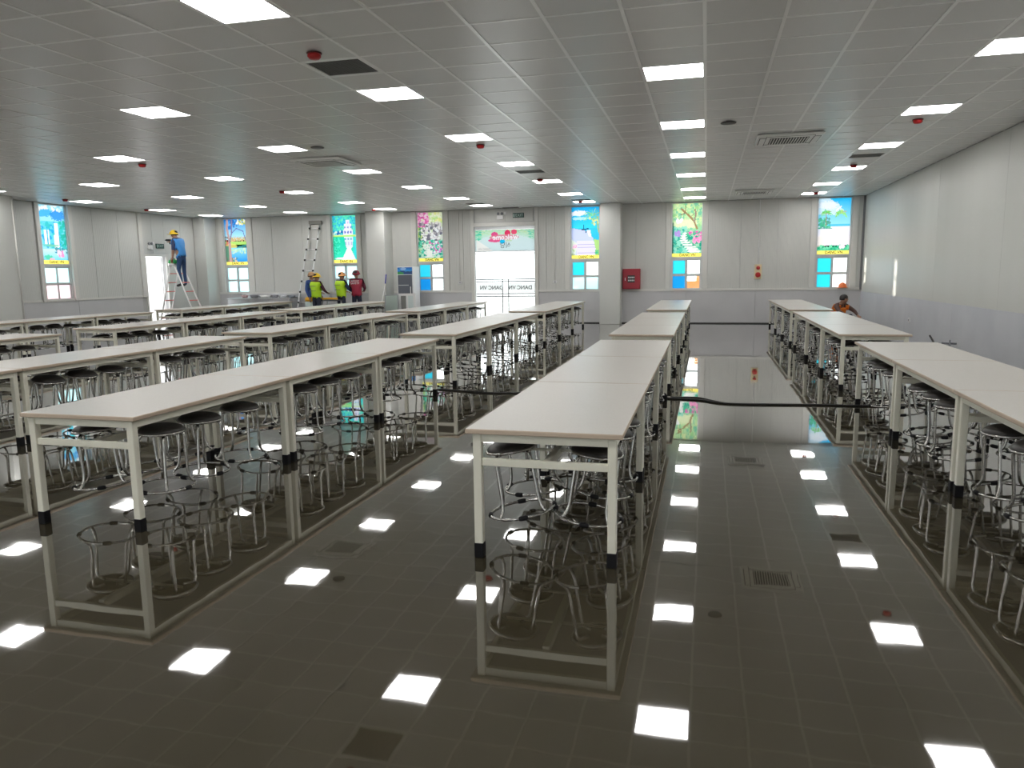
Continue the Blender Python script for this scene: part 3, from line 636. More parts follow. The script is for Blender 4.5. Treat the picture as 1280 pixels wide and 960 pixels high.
for k, (x, y, c_, lab) in enumerate(((-0.42, 25.2, (0.85, 0.3, 0.08), 'orange crate on its stand outside the stepping stone window'), (-0.1, 25.6, (0.85, 0.4, 0.12), 'orange crate on the ground stand right outside same window'))):
    t = thing('crate', lab, 'crate', (x, y, -0.13), 0.1*k, 'orange crates outdoors'); mm = mat('crate_orange_%d' % k, c_, 0.5)
    zz = (1.12, 1.35)[k]
    for (a, b) in ((-0.2, -0.15), (0.2, -0.15), (-0.2, 0.15), (0.2, 0.15)): B(a-0.02, a+0.02, b-0.02, b+0.02, 0, zz).obj('stand_leg', m_aluL, t)
    B(-0.24, 0.24, -0.18, 0.18, zz, zz+0.02).obj('bottom', mm, t)
    for (x0, x1, y0, y1) in ((-0.24, -0.22, -0.18, 0.18), (0.22, 0.24, -0.18, 0.18), (-0.22, 0.22, -0.18, -0.16), (-0.22, 0.22, 0.16, 0.18)): B(x0, x1, y0, y1, zz+0.02, zz+0.26).obj('side', mm, t)

# ------------------------------------------------------------------ tables and hung stools
TW, TL, TH = 0.87, 1.84, 0.75
def make_table():
    t = thing('canteen_table', 'x', 'table', group='canteen tables')
    mb = MB().box(-TW/2, TW/2, 0.003, TL-0.003, TH-0.028, TH, 0.005)
    # side faces take the tan edge band, the flat top the laminate
    me = mb.mesh('tabletop', [m_top, m_edge])
    for p in me.polygons: p.material_index = 0 if abs(p.normal.z) > 0.9 else 1
    link('tabletop', me, t)
    lw = 0.048; lx = TW/2-0.035-lw/2; ly0 = 0.03+lw/2; ly1 = TL-0.03-lw/2
    leg = B(-lw/2, lw/2, -lw/2, lw/2, 0.08, TH-0.028, 0.004).mesh('leg', m_frame)
    foot = B(-lw/2-0.003, lw/2+0.003, -lw/2-0.003, lw/2+0.003, 0.0, 0.085, 0.004).mesh('foot', m_rubber)
    for x in (-lx, lx):
        for y in (ly0, ly1):
            l = link('leg', leg, t, (x, y, 0)); link('rubber_foot', foot, l)
    sa = B(-0.013, 0.013, ly0+lw/2, ly1-lw/2, TH-0.078, TH-0.028).mesh('apron', m_frame)
    for x in (-lx-0.008, lx+0.008): link('apron', sa, t, (x, 0, 0))
    ea = B(-lx+lw/2, lx-lw/2, -0.013, 0.013, TH-0.078, TH-0.028).mesh('apron_end', m_frame)
    for y in (ly0, ly1): link('end_apron', ea, t, (0, y, 0))
    cb = B(-lx+lw/2, lx-lw/2, -0.014, 0.014, 0.535, 0.577, 0.003).mesh('crossbar', m_frame)
    for y in (ly0, ly1): link('crossbar', cb, t, (0, y, 0))
    B(-0.02, 0.02, ly0+0.014, ly1-0.014, 0.515, 0.56).obj('hanging_beam', m_frame, t)
    rod = MB().tube([(-0.33, 0, 0.546), (0.33, 0, 0.546)], 0.0085, 6).mesh('rod', m_frame)
    for y in SY: link('hanger_rod', rod, t, (0, y, 0))
    return t
SY = (0.44, 0.88, 1.31)

SR, RR, SH = 0.15, 0.195, 0.44
def stool_shapes():
    seat = MB().lathe([(0.0, SH-0.055), (0.142, SH-0.055), (0.149, SH-0.044), (0.145, SH-0.030), (0.125, SH-0.014), (0.085, SH-0.004), (0.04, SH), (0.0, SH)], 20)
    rim = MB().tube([(0.15*math.cos(2*PI*k/20), 0.15*math.sin(2*PI*k/20), SH-0.048) for k in range(20)], 0.0095, 6, closed=True)
    ring = MB().tube([(RR*math.cos(2*PI*k/24), RR*math.sin(2*PI*k/24), 0.011) for k in range(24)], 0.0085, 6, closed=True)
    legp = [(0.06, 0, SH-0.062), (0.118, 0, SH-0.066), (0.136, 0, SH-0.078), (0.142, 0, SH-0.10), (0.146, 0, 0.26), (0.150, 0, 0.12), (0.153, 0, 0.085), (0.162, 0, 0.05), (0.18, 0, 0.024), (0.193, 0, 0.014)]
    leg = MB().tube(legp, 0.0105, 7)
    sl = MB().tube([(RR*math.cos(a), RR*math.sin(a), 0.011) for a in (-0.14, -0.11, -0.05, 0.05, 0.11, 0.14)], 0.014, 7, rads=[0.010, 0.0145, 0.0155, 0.0155, 0.0145, 0.010])
    return seat, rim, ring, leg, sl
seat, rim, ring, leg, sl = stool_shapes()
S_ME = {'seat': seat.mesh('seat', m_seat), 'rim': rim.mesh('rim', m_chrome), 'ring': ring.mesh('foot_ring', m_chrome), 'leg': leg.mesh('leg', m_chrome), 'sl': sl.mesh('rubber_sleeve', m_rubber)}
def make_stool():
    t = thing('stool', 'x', 'stool', group='stools hung under the canteen tables')
    link('seat', S_ME['seat'], t); link('rim', S_ME['rim'], t); link('foot_ring', S_ME['ring'], t)
    for k in range(4): link('leg', S_ME['leg'], t, rotz=PI/4+k*PI/2)
    for k in range(4): link('rubber_sleeve', S_ME['sl'], t, rotz=k*PI/2)
    return t
def stool_joined():
    mb = MB()
    def put(src, mi, rot=0.0):
        c, s = math.cos(rot), math.sin(rot); b = len(mb.v)
        mb.v += [(x*c-y*s, x*s+y*c, z) for (x, y, z) in src.v]
        mb.f += [tuple(i+b for i in f) for f in src.f]; mb.m += [mi]*len(src.f); mb.s += src.s
    put(seat, 0); put(rim, 1); put(ring, 1)
    for k in range(4): put(leg, 1, PI/4+k*PI/2); put(sl, 2, k*PI/2)
    return mb.mesh('stool', [m_seat, m_chrome, m_rubber])
SJ = stool_joined()

rows = {  # centre x, block starts, phrase
    'r': (2.125, (3.93, 10.5, 16.75), 'row by right wall'),
    'c': (-0.84, (3.86, 10.2, 16.78), 'row beside the aisle'),
    'l': (-3.835, (3.80, 10.02, 16.2), 'second row from aisle'),
    'm': (-6.80, (3.92, 10.06, 16.22), 'third row from aisle'),
    'n': (-10.16, (4.05, 10.65, 16.8), 'fourth row from aisle'),
    'o': (-13.75, (4.0, 10.4, 16.95), 'leftmost row')}
t0 = make_table(); s0 = make_stool(); used_t = used_s = False
def in_frame(pts, mx=4):
    for q in pts:
        p = project(q)
        if p and -mx < p[0] < 1280+mx and -mx < p[1] < 960+mx: return True
    return False
stools = []
for key, (cx, starts, phrase) in rows.items():
    for b, ys0 in enumerate(starts):
        for k in range(3):
            y0 = ys0+k*TL
            if not in_frame([(cx+sx*TW/2, y0+f_*TL, z) for sx in (-1, 1) for f_ in (0, .25, .5, .75, 1) for z in (0.05, 0.4, TH)]): continue
            o_ = ordn[8-(b*3+k)]
            t = dup(t0) if used_t else t0; used_t = True
            t.location = (cx, y0, 0); t['label'] = 'beige canteen table, %s from the back wall in the %s' % (o_, phrase)
            for sx, sn in ((-1, 'left'), (1, 'right')):
                for i, (sy, pn) in enumerate(zip(SY, ('near', 'middle', 'far'))):
                    jit = R.uniform(-0.02, 0.02); tilt = math.radians(R.uniform(4, 10))
                    if key == 'l' and b == 0 and sx > 0: tilt = math.radians(R.uniform(0, 3))
                    P = Vector((cx+sx*(0.265+R.uniform(-0.015, 0.015)), y0+sy+jit-(0.07 if (key == 'c' and b == 0 and k == 0 and i == 0) else 0), 0.612))
                    if not in_frame([P, P-Vector((0, 0, 0.4)), P+Vector((0.15, 0, -0.2)), P-Vector((0.15, 0, 0.2))], 0): continue
                    pr = project(P)
                    stools.append((pr[2], P, sx, tilt, R.uniform(0, PI/2), 'black-seated chrome stool, %s %s side of %s table from back, %s' % (sn, pn, o_, phrase)))
stools.sort(key=lambda q: q[0])
print('stools', len(stools))
far = MB()
for n, (d, P, sx, tilt, rz, lab) in enumerate(stools):
    rot = Matrix.Rotation(sx*tilt, 4, 'Y') @ Matrix.Rotation(rz, 4, 'Z')
    base = P - (rot @ Vector((0, 0, SH)))
    if n < 170:
        t = dup(s0) if used_s else s0; used_s = True
        t.location = base; t.rotation_euler = rot.to_euler(); t['label'] = lab
    elif n < 300:
        t = link('stool', SJ); t.location = base; t.rotation_euler = rot.to_euler()
        tag(t, lab, 'stool', 'stools hung under the canteen tables')
    else:
        Mx = Matrix.Translation(base) @ rot; b = len(far.v)
        far.v += [tuple(Mx @ v.co) for v in SJ.vertices]
        for p in SJ.polygons: far.f.append(tuple(i+b for i in p.vertices)); far.m.append(p.material_index); far.s.append(True)
if far.v:
    fo = tag(far.obj('far_stools', [m_seat, m_chrome, m_rubber]), 'farthest chrome stools under the back tables', 'stools'); fo['kind'] = 'stuff'

# ------------------------------------------------------------------ wall fittings
t = thing('fire_cabinet', 'dark red fire hose cabinet on back wall beside the pillar', 'fire cabinet', (-2.225, YB, 1.36))
B(-0.265, 0.265, -0.17, 0.0, -0.305, 0.305, 0.008).obj('box', m_red, t)
dd = B(-0.245, 0.245, -0.182, -0.17, -0.285, 0.285, 0.004).obj('door', m_red, t)
B(-0.11, 0.11, -0.186, -0.182, -0.11, 0.11).obj('window', mat('dark_label', (0.03, 0.02, 0.02), 0.3), dd)
for z in (0.045, -0.045):
    for x in np.linspace(-0.08, 0.08, 5): B(x-0.013, x+0.013, -0.188, -0.186, z-0.022, z+0.022).obj('letter_mark', m_whiteink, dd)
B(-0.19, -0.175, -0.2, -0.182, -0.05, 0.04).obj('handle', m_whiteink, dd)
t = thing('fire_alarm', 'cream fire alarm box with two red discs and conduit', 'fire alarm', (1.455, YB, 1.53))
B(-0.10, 0.10, -0.06, 0, -0.21, 0.21, 0.01).obj('box', mat('cream_plastic', (0.72, 0.6, 0.38), 0.4), t)
MB().lathe([(0.0, 0.03), (0.05, 0.025), (0.055, 0.0)][::-1], 18, (0.0, -0.06, 0.11), 'Y').obj('lamp', m_redp, t)
MB().lathe([(0.075, 0.0), (0.075, 0.02), (0.05, 0.03), (0, 0.035)], 18, (0.0, -0.06, -0.09), 'Y').obj('bell', m_redp, t)
MB().tube([(0.0, -0.015, 0.21), (0.0, -0.015, H-1.535)], 0.012, 8).obj('conduit', m_whiteink, t)
def outlet(x, zc, ztop, lab):
    t = thing('wall_outlet', lab, 'outlet', (x, YB, zc), 0, 'outlets beside the entrance')
    B(-0.06, 0.06, -0.03, 0, -0.04, 0.04, 0.006).obj('plate', m_white, t)
    MB().tube([(0.0, -0.008, 0.04), (0.0, -0.008, ztop-zc)], 0.008, 6).obj('conduit', m_trim, t)
    B(-0.03, 0.03, -0.034, -0.03, -0.015, 0.015).obj('socket', m_greyink, t)
outlet(-7.76, 1.30, H-0.002, 'white outlet and conduit on wall left of entrance door')
outlet(-4.62, 1.29, H-0.002, 'white outlet and conduit on wall right of entrance door')
def exit_sign(name, loc, rotz, lab):
    t = thing(name, lab, 'exit sign', loc, rotz)
    B(-0.18, 0.18, -0.04, 0, -0.075, 0.075, 0.006).obj('body', mat('sign_green', (0.02, 0.07, 0.06), 0.3), t)
    text_mesh('lettering', 'EXIT', 0.12, mat('sign_letter', (0.5, 0.65, 0.6), 0.5), t, (0.03, -0.042, 0), (1, 0, 0), (0, 0, 1), 0.001)
    B(-0.16, -0.12, -0.043, -0.04, -0.05, 0.05).obj('arrow_mark', mat('sign_letter', (0.5, 0.65, 0.6), 0.5), t)
exit_sign('exit_sign', (-5.78, YB, 3.38), 0, 'dark green exit sign above the entrance door')
exit_sign('exit_sign', (XL, 21.05, 2.6), PI/2, 'dark green exit sign above the left side door')
def emergency(loc, rotz, lab):
    t = thing('emergency_light', lab, 'emergency light', loc, rotz, 'twin emergency lights')
    B(-0.1, 0.1, -0.06, 0, -0.11, 0.02, 0.008).obj('box', m_white, t)
    for s in (-1, 1): MB().lathe([(0.03, 0.0), (0.045, 0.03), (0.04, 0.05), (0.0, 0.052)], 12, (s*0.06, -0.03, 0.065), 'Y').obj('lamp', m_greyink, t)
    B(0.13, 0.2, -0.04, 0, 0.04, 0.12, 0.006).obj('junction_box', m_white, t)
emergency((-6.37, YB, 3.38), 0, 'white twin emergency light above entrance door left of exit sign')
emergency((XL, 20.58, 2.6), PI/2, 'white twin emergency light above left side door')
t = tag(B(-0.012, 0.0, -0.06, 0.06, -0.17, 0.17, 0.003).obj('switch_panel', m_greyink, None, (XL+0.012, 21.75, 2.55)), 'dark wall panel right of the side door exit sign', 'switch')
t = thing('wall_outlet', 'small white outlet low on the steel wainscot right wall', 'outlet', (XR-0.006, 17.83, 0.47))
B(-0.03, 0, -0.04, 0.04, -0.05, 0.05, 0.004).obj('plate', m_white, t); B(-0.033, -0.03, -0.02, 0.02, -0.02, 0.02).obj('socket', m_greyink, t)
t = tag(MB().tube([(0, 0, 0), (0, 0, H-0.01)], 0.02, 8).obj('conduit_pipe', m_trim, None, (-16.43, 15.08, 0)), 'white vertical conduit on the left wall pillar corner', 'conduit')
t = thing('broom', 'black broom handle sticking up behind right table row', 'broom', (3.75, 14.9, 0))
MB().tube([(0.25, -0.55, 0.03), (0.10, -0.22, 0.40)], 0.016, 8).obj('handle', m_cord, t); B(0.1, 0.4, -0.6, -0.52, 0.0, 0.06, 0.01).obj('head', m_cord, t)
t = thing('floor_tap', 'small grey spigot near right wall behind the table', 'tap', (3.9, 13.7, 0))
MB().tube([(0, 0, 0), (0, 0, 0.36)], 0.018, 8).obj('riser', m_greyink, t); MB().tube([(-0.12, 0, 0.36), (0.1, 0, 0.345)], 0.016, 8).obj('spout', m_greyink, t); MB().tube([(0.0, 0, 0.36), (0, 0, 0.41)], 0.014, 8).obj('valve', m_greyink, t)

# black cable over the floor
cp = [(-3.62, 9.73), (-3.17, 9.62), (-2.7, 9.53), (-1.6, 9.75), (-0.9, 9.62), (-0.46, 9.50), (-0.19, 9.46), (0.0, 9.40), (0.19, 9.25), (0.45, 9.22), (0.74, 9.25), (1.1, 9.30), (1.45, 9.33), (1.9, 9.36), (2.6, 9.6), (3.4, 9.9), (4.1, 10.0)]
def smooth_path(ps, z):
    out = []
    for i in range(len(ps)-1):
        p0 = ps[max(i-1, 0)]; p1 = ps[i]; p2 = ps[i+1]; p3 = ps[min(i+2, len(ps)-1)]
        for k in range(4):
            t_ = k/4
            out.append(tuple(0.5*(2*p1[c_]+(p2[c_]-p0[c_])*t_+(2*p0[c_]-5*p1[c_]+4*p2[c_]-p3[c_])*t_**2+(3*p1[c_]-p0[c_]-3*p2[c_]+p3[c_])*t_**3) for c_ in (0, 1))+(z,))
    return out+[(*ps[-1], z)]
tag(MB().tube(smooth_path(cp, 0.011), 0.011, 8).obj('power_cable', m_cord), 'thick black cable lying across the floor under the tables', 'cable')
tag(MB().tube(smooth_path([(-0.40, 9.58), (-0.2, 9.62), (-0.05, 9.60), (0.10, 9.42), (0.24, 9.27)], 0.009), 0.009, 8).obj('power_cable', m_cord), 'thin black cable loop joining the thick cable in the aisle', 'cable')

# ------------------------------------------------------------------ back left equipment
t = thing('display_fridge', 'white display fridge with blue header in front of left pillar', 'fridge', (-9.3, 22.75, 0))
B(-0.27, 0.27, -0.27, 0.3, 0.08, 1.83, 0.01).obj('body', m_white, t); B(-0.25, 0.25, -0.25, 0.27, 0.0, 0.08).obj('plinth', m_greyink, t)
A = Art(24, 12); A.grad(0, .6, (.02, .15, .6), (.05, .4, .85)); A.ell(.4, .2, .2, .2, (.5, .7, .95), .7, .2); A.poly([(0, .6), (.4, .45), (.7, .7), (1, .5), (1, 1), (0, 1)], (.02, .08, .25)); A.ell(.2, .85, .25, .2, (.05, .35, .1), 1, .2)
hp = print_mesh(A, 0.5, 0.22); hp.materials.clear()
mh = mat('header_print', (0.1, 0.3, 0.7), 0.3); va = mh.node_tree.nodes.new('ShaderNodeVertexColor'); va.layer_name = 'print'; mh.node_tree.links.new(va.outputs[0], mh.node_tree.nodes['Principled BSDF'].inputs['Base Color']); hp.materials.append(mh)
link('header_sign', hp, t, (0, -0.274, 1.7))
dd = B(-0.24, 0.24, -0.285, -0.271, 0.3, 1.57, 0.004).obj('door', mat('dark_glass', (0.13, 0.14, 0.17), 0.1), t)
B(0.18, 0.20, -0.32, -0.285, 0.8, 1.2).obj('handle', m_alu, dd)
for z in (0.65, 0.95, 1.25): B(-0.22, 0.12, -0.288, -0.285, z-0.01, z+0.01).obj('shelf_edge', m_alu, dd)
t = thing('window_sash', 'white framed window sash leaning before the display fridge', 'window sash', (-9.02, 21.95, 0))
mb = MB()
for (a, b, z0, z1) in ((-0.28, -0.22, 0.3, 1.0), (0.2, 0.28, 0.3, 1.0), (-0.22, 0.2, 0.93, 1.0), (-0.22, 0.2, 0.3, 0.36), (-0.04, 0.02, 0.36, 0.93)): mb.box(a, b, -0.03, 0.03, z0, z1)
mb.obj('frame', m_white, t); B(-0.22, -0.04, -0.005, 0.005, 0.36, 0.93).obj('pane', mat('grey_pane', (0.25, 0.25, 0.24), 0.2), t); B(0.02, 0.2, -0.005, 0.005, 0.36, 0.93).obj('pane', mat('pale_pane', (0.72, 0.80, 0.80), 0.15), t)
for x in (-0.25, 0.24): B(x-0.02, x+0.02, -0.02, 0.25, 0.0, 0.3).obj('stand', m_greyink, t)
t = thing('glass_panel', 'grey framed glass panel tilted left of the white sash', 'glass panel', (-9.5, 21.8, 0))
mb = MB(); mb.prism([(-0.24, 0.0), (0.22, 0.0), (0.22, 0.96), (-0.20, 0.95)], 'Y', -0.006, 0.006); mb.obj('pane', mat('green_pane', (0.42, 0.50, 0.46), 0.12), t)
for pts in ([(-0.24, 0, 0), (-0.20, 0, 0.95)], [(-0.2, 0, 0.95), (0.22, 0, 0.96)], [(0.22, 0, 0.96), (0.22, 0, 0)], [(-0.24, 0, 0.015), (0.22, 0, 0.015)]): MB().tube(pts, 0.014, 6).obj('edge_frame', m_greyink, t)
t = thing('mop', 'mop with white handle and blue grip leaning on the left pillar', 'mop', (-10.2, 22.45, 0))
MB().tube([(0, 0, 0.08), (0.03, 0.06, 0.6), (0.11, 0.27, 1.3)], 0.016, 8).obj('handle', m_white, t); MB().tube([(0.11, 0.27, 1.3), (0.14, 0.295, 1.6)], 0.022, 8).obj('grip', mat('blue_grip', (0.05, 0.06, 0.4), 0.4), t)
MB().lathe([(0.13, 0.0), (0.10, 0.05), (0.03, 0.10), (0.0, 0.11)], 12).obj('head', mat('mop_grey', (0.4, 0.4, 0.42), 0.9), t)
t = thing('steel_counter', 'long stainless steel counter with backsplash along left back wall', 'counter', (-14.3, 22.85, 0))
B(-1.55, 0.86, -0.4, 0.4, 0.82, 0.86, 0.006).obj('worktop', m_steel, t); B(-1.25, 0.84, 0.34, 0.40, 0.86, 0.99, 0.004).obj('backsplash', m_steel, t); B(-1.5, 0.82, -0.36, 0.36, 0.2, 0.82).obj('body', m_steel, t)
for x in (-1.45, -0.7, 0.05, 0.78): B(x-0.02, x+0.02, -0.34, -0.30, 0, 0.2).obj('leg', m_steel, t)
for k in range(3): B(-1.45+k*0.76, -0.73+k*0.76, -0.372, -0.36, 0.24, 0.78, 0.004).obj('door', m_steel, t)
for k, (x, w, h, c_) in enumerate(((-1.15, 0.12, 0.09, (0.55, 0.35, 0.35)), (-0.78, 0.15, 0.1, (0.2, 0.2, 0.22)), (-0.36, 0.18, 0.09, (0.85, 0.85, 0.83)), (0.02, 0.12, 0.1, (0.3, 0.3, 0.33)), (0.33, 0.13, 0.09, (0.75, 0.75, 0.78)), (0.66, 0.13, 0.08, (0.2, 0.22, 0.25)))):
    t = thing('steel_pan', ['reddish pan standing first on steel counter', 'dark pan standing second on steel counter', 'white basin in the middle of steel counter', 'dark pan right of the white basin', 'pale pan on steel counter fifth from left', 'dark pan at right end of steel counter'][k], 'pan', (-14.3+x, 22.95, 0.86))
    mm = mat('pan_%d' % k, c_, 0.3, 0.2)
    MB().lathe([(0.0, 0.004), (w*0.75, 0.0), (w, h), (w*0.93, h), (w*0.7, 0.012), (0, 0.012)], 18).obj('bowl', mm, t)
    for s in (-1, 1): MB().tube([(s*w*0.95, -0.03, h*0.8), (s*(w+0.035), -0.02, h*0.85), (s*(w+0.035), 0.02, h*0.85), (s*w*0.95, 0.03, h*0.8)], 0.006, 6).obj('handle', mm, t)
m_drum = mat('drum_plastic', (0.62, 0.72, 0.70), 0.4)
t = thing('plastic_drum', 'pale plastic drum with orange lid at right end of counter', 'drum', (-12.5, 22.2, 0))
MB().lathe([(0.16, 0), (0.19, 0.03), (0.2, 0.4), (0.19, 0.74), (0.17, 0.78)], 20).obj('body', m_drum, t); MB().lathe([(0.19, 0.76), (0.195, 0.86), (0.15, 0.9), (0, 0.91)], 20).obj('lid', mat('orange_lid', (0.85, 0.42, 0.02), 0.4), t)
t = thing('work_stand', 'small metal work stand in front of the three workers', 'stand', (-11.6, 22.0, 0))
B(-0.35, 0.25, -0.2, 0.2, 0.78, 0.81, 0.004).obj('top', mat('dark_top', (0.05, 0.05, 0.06), 0.4), t)
for x in (-0.3, 0.2):
    for y in (-0.16, 0.16): B(x-0.02, x+0.02, y-0.02, y+0.02, 0, 0.78).obj('leg', m_aluL, t)
t = thing('orange_tube', 'orange yellow tube lying on the metal work stand', 'tube', (-11.6, 21.9, 0.85))
MB().tube([(-0.33, 0, 0), (-0.1, 0, 0.005), (0.2, 0, 0.0)], 0.035, 10).obj('body', mat('orange_tube', (0.85, 0.45, 0.02), 0.4), t); MB().tube([(-0.36, 0, 0), (-0.33, 0, 0)], 0.039, 10).obj('cap', m_cord, t)
t = thing('safety_helmet', 'orange safety helmet resting on sill of the beach window', 'helmet', (3.78, YB-0.03, ZS+0.06))
def dome(mb, r, h, squash=1.0, brim=0.03, n=18):
    mb.lathe([(r+brim, 0.0), (r+brim, 0.008), (r, 0.012)]+[(r*math.cos(a), 0.012+h*math.sin(a)) for a in np.linspace(0.15, PI/2, 7)], n)
    return mb
dome(MB(), 0.115, 0.14).obj('shell', mat('helmet_orange', (0.85, 0.20, 0.05), 0.35), t); B(-0.012, 0.012, -0.11, 0.11, 0.11, 0.155).obj('ridge', mat('helmet_orange', (0.85, 0.2, 0.05), 0.35), t)

# telescopic ladder leaning by the tower window
t = thing('telescopic_ladder', 'silver telescopic ladder leaning on wall beside the tower window', 'ladder')
b0, b1 = Vector((-13.10, 22.55, 0)), Vector((-12.78, 22.55, 0))
top0, top1 = Vector((-13.02, 23.35, 3.34)), Vector((-12.66, 23.35, 3.33))
b0 = Vector((-13.30, 22.5, 0)); b1 = Vector((-12.94, 22.5, 0))
for a, b in ((b0, top0), (b1, top1)): MB().tube([a.lerp(b, k/6) for k in range(7)], 0.02, 8, rads=[0.03-0.002*k for k in range(7)]).obj('rail', m_aluL, t)
for k in range(1, 10):
    u = k/9.5; p = b0.lerp(top0, u); q = b1.lerp(top1, u)
    MB().tube([p, q], 0.014, 6).obj('rung', m_aluL, t)
    for c_ in (p, q): MB().tube([c_-Vector((0, 0, 0.03)), c_+Vector((0, 0, 0.03))], 0.034, 8).obj('joint_collar', m_cord, t)
B(-13.07, -12.60, 23.31, 23.38, 3.30, 3.42, 0.008).obj('top_cap', mat('cap_grey', (0.25, 0.24, 0.22), 0.5), t)

# A-frame ladder at the left side door
t = thing('step_ladder', 'white and red step ladder open beside the left side door', 'ladder')
m_lred = mat('ladder_red', (0.75, 0.22, 0.20), 0.4); tz = 2.0; tx = -16.5
for s, xf in ((-1, -17.12), (1, -15.62)):
    ra = []
    for y in (20.72, 21.1):
        yb = 20.91+(y-20.91)*1.3
        a = Vector((xf, yb, 0.0)); b = Vector((tx+s*0.06, y, tz)); MB().tube([a, a.lerp(b, 0.5), b], 0.024, 6).obj('rail', mat('ladder_white', (0.85, 0.83, 0.82), 0.4), t); ra.append((a, b))
    for k in range(1, 7):
        u = k/7; p = ra[0][0].lerp(ra[0][1], u); q = ra[1][0].lerp(ra[1][1], u)
        MB().tube([p, q], 0.018, 6).obj('rung', m_lred, t)
B(tx-0.11, tx+0.11, 20.66, 21.16, tz-0.02, tz+0.03, 0.006).obj('top_plate', m_aluL, t)
t = thing('tool_bag', 'green tool bag on top of the step ladder', 'bag', (tx-0.12, 20.91, tz+0.03))
MB().lathe([(0.0, 0.0), (0.13, 0.0), (0.15, 0.04), (0.13, 0.10), (0.09, 0.13), (0.0, 0.12)], 12).obj('body', noisy('bag_green', (0.02, 0.35, 0.08), (0.03, 0.5, 0.15), 20, 0.7), t); MB().tube([(-0.09, 0, 0.1), (-0.05, 0, 0.17), (0.05, 0, 0.17), (0.09, 0, 0.1)], 0.012, 6).obj('handle', mat('bag_dark', (0.01, 0.08, 0.03), 0.7), t)

# ------------------------------------------------------------------ people
m_skin = mat('skin', (0.38, 0.21, 0.14), 0.5); m_hair = mat('hair', (0.015, 0.012, 0.012), 0.5)
BASE = {'pelvis': (0, 0, .93), 'spine': (0, 0, 1.12), 'chest': (0, 0, 1.30), 'neck': (0, 0, 1.45), 'skull': (.02, 0, 1.54), 'brow': (.025, 0, 1.60), 'crown': (.005, 0, 1.65),
        'chin': (.075, 0, 1.50), 'nose': (.115, 0, 1.555)}
for s, n in ((1, 'L'), (-1, 'R')):
    BASE.update({'sh'+n: (0, s*.175, 1.39), 'el'+n: (-.02, s*.22, 1.12), 'wr'+n: (.08, s*.21, .90), 'hd'+n: (.11, s*.20, .83), 'hp'+n: (0, s*.085, .88), 'kn'+n: (.02, s*.10, .48), 'an'+n: (-.01, s*.10, .09), 'to'+n: (.15, s*.115, .035)})
RAD = {'pelvis': (.14, .11), 'spine': (.14, .11), 'chest': (.17, .12), 'neck': .05, 'skull': .072, 'brow': .082, 'crown': .055, 'chin': .035, 'nose': .014,
       'sh': .07, 'el': .05, 'wr': .028, 'hd': .032, 'hp': .085, 'kn': .06, 'an': .042, 'to': .038}
EDGES = [('pelvis', 'spine'), ('spine', 'chest'), ('chest', 'neck'), ('neck', 'skull'), ('skull', 'brow'), ('brow', 'crown'), ('skull', 'chin'), ('skull', 'nose')]
for n in 'LR': EDGES += [('chest', 'sh'+n), ('sh'+n, 'el'+n), ('el'+n, 'wr'+n), ('wr'+n, 'hd'+n), ('pelvis', 'hp'+n), ('hp'+n, 'kn'+n), ('kn'+n, 'an'+n), ('an'+n, 'to'+n)]

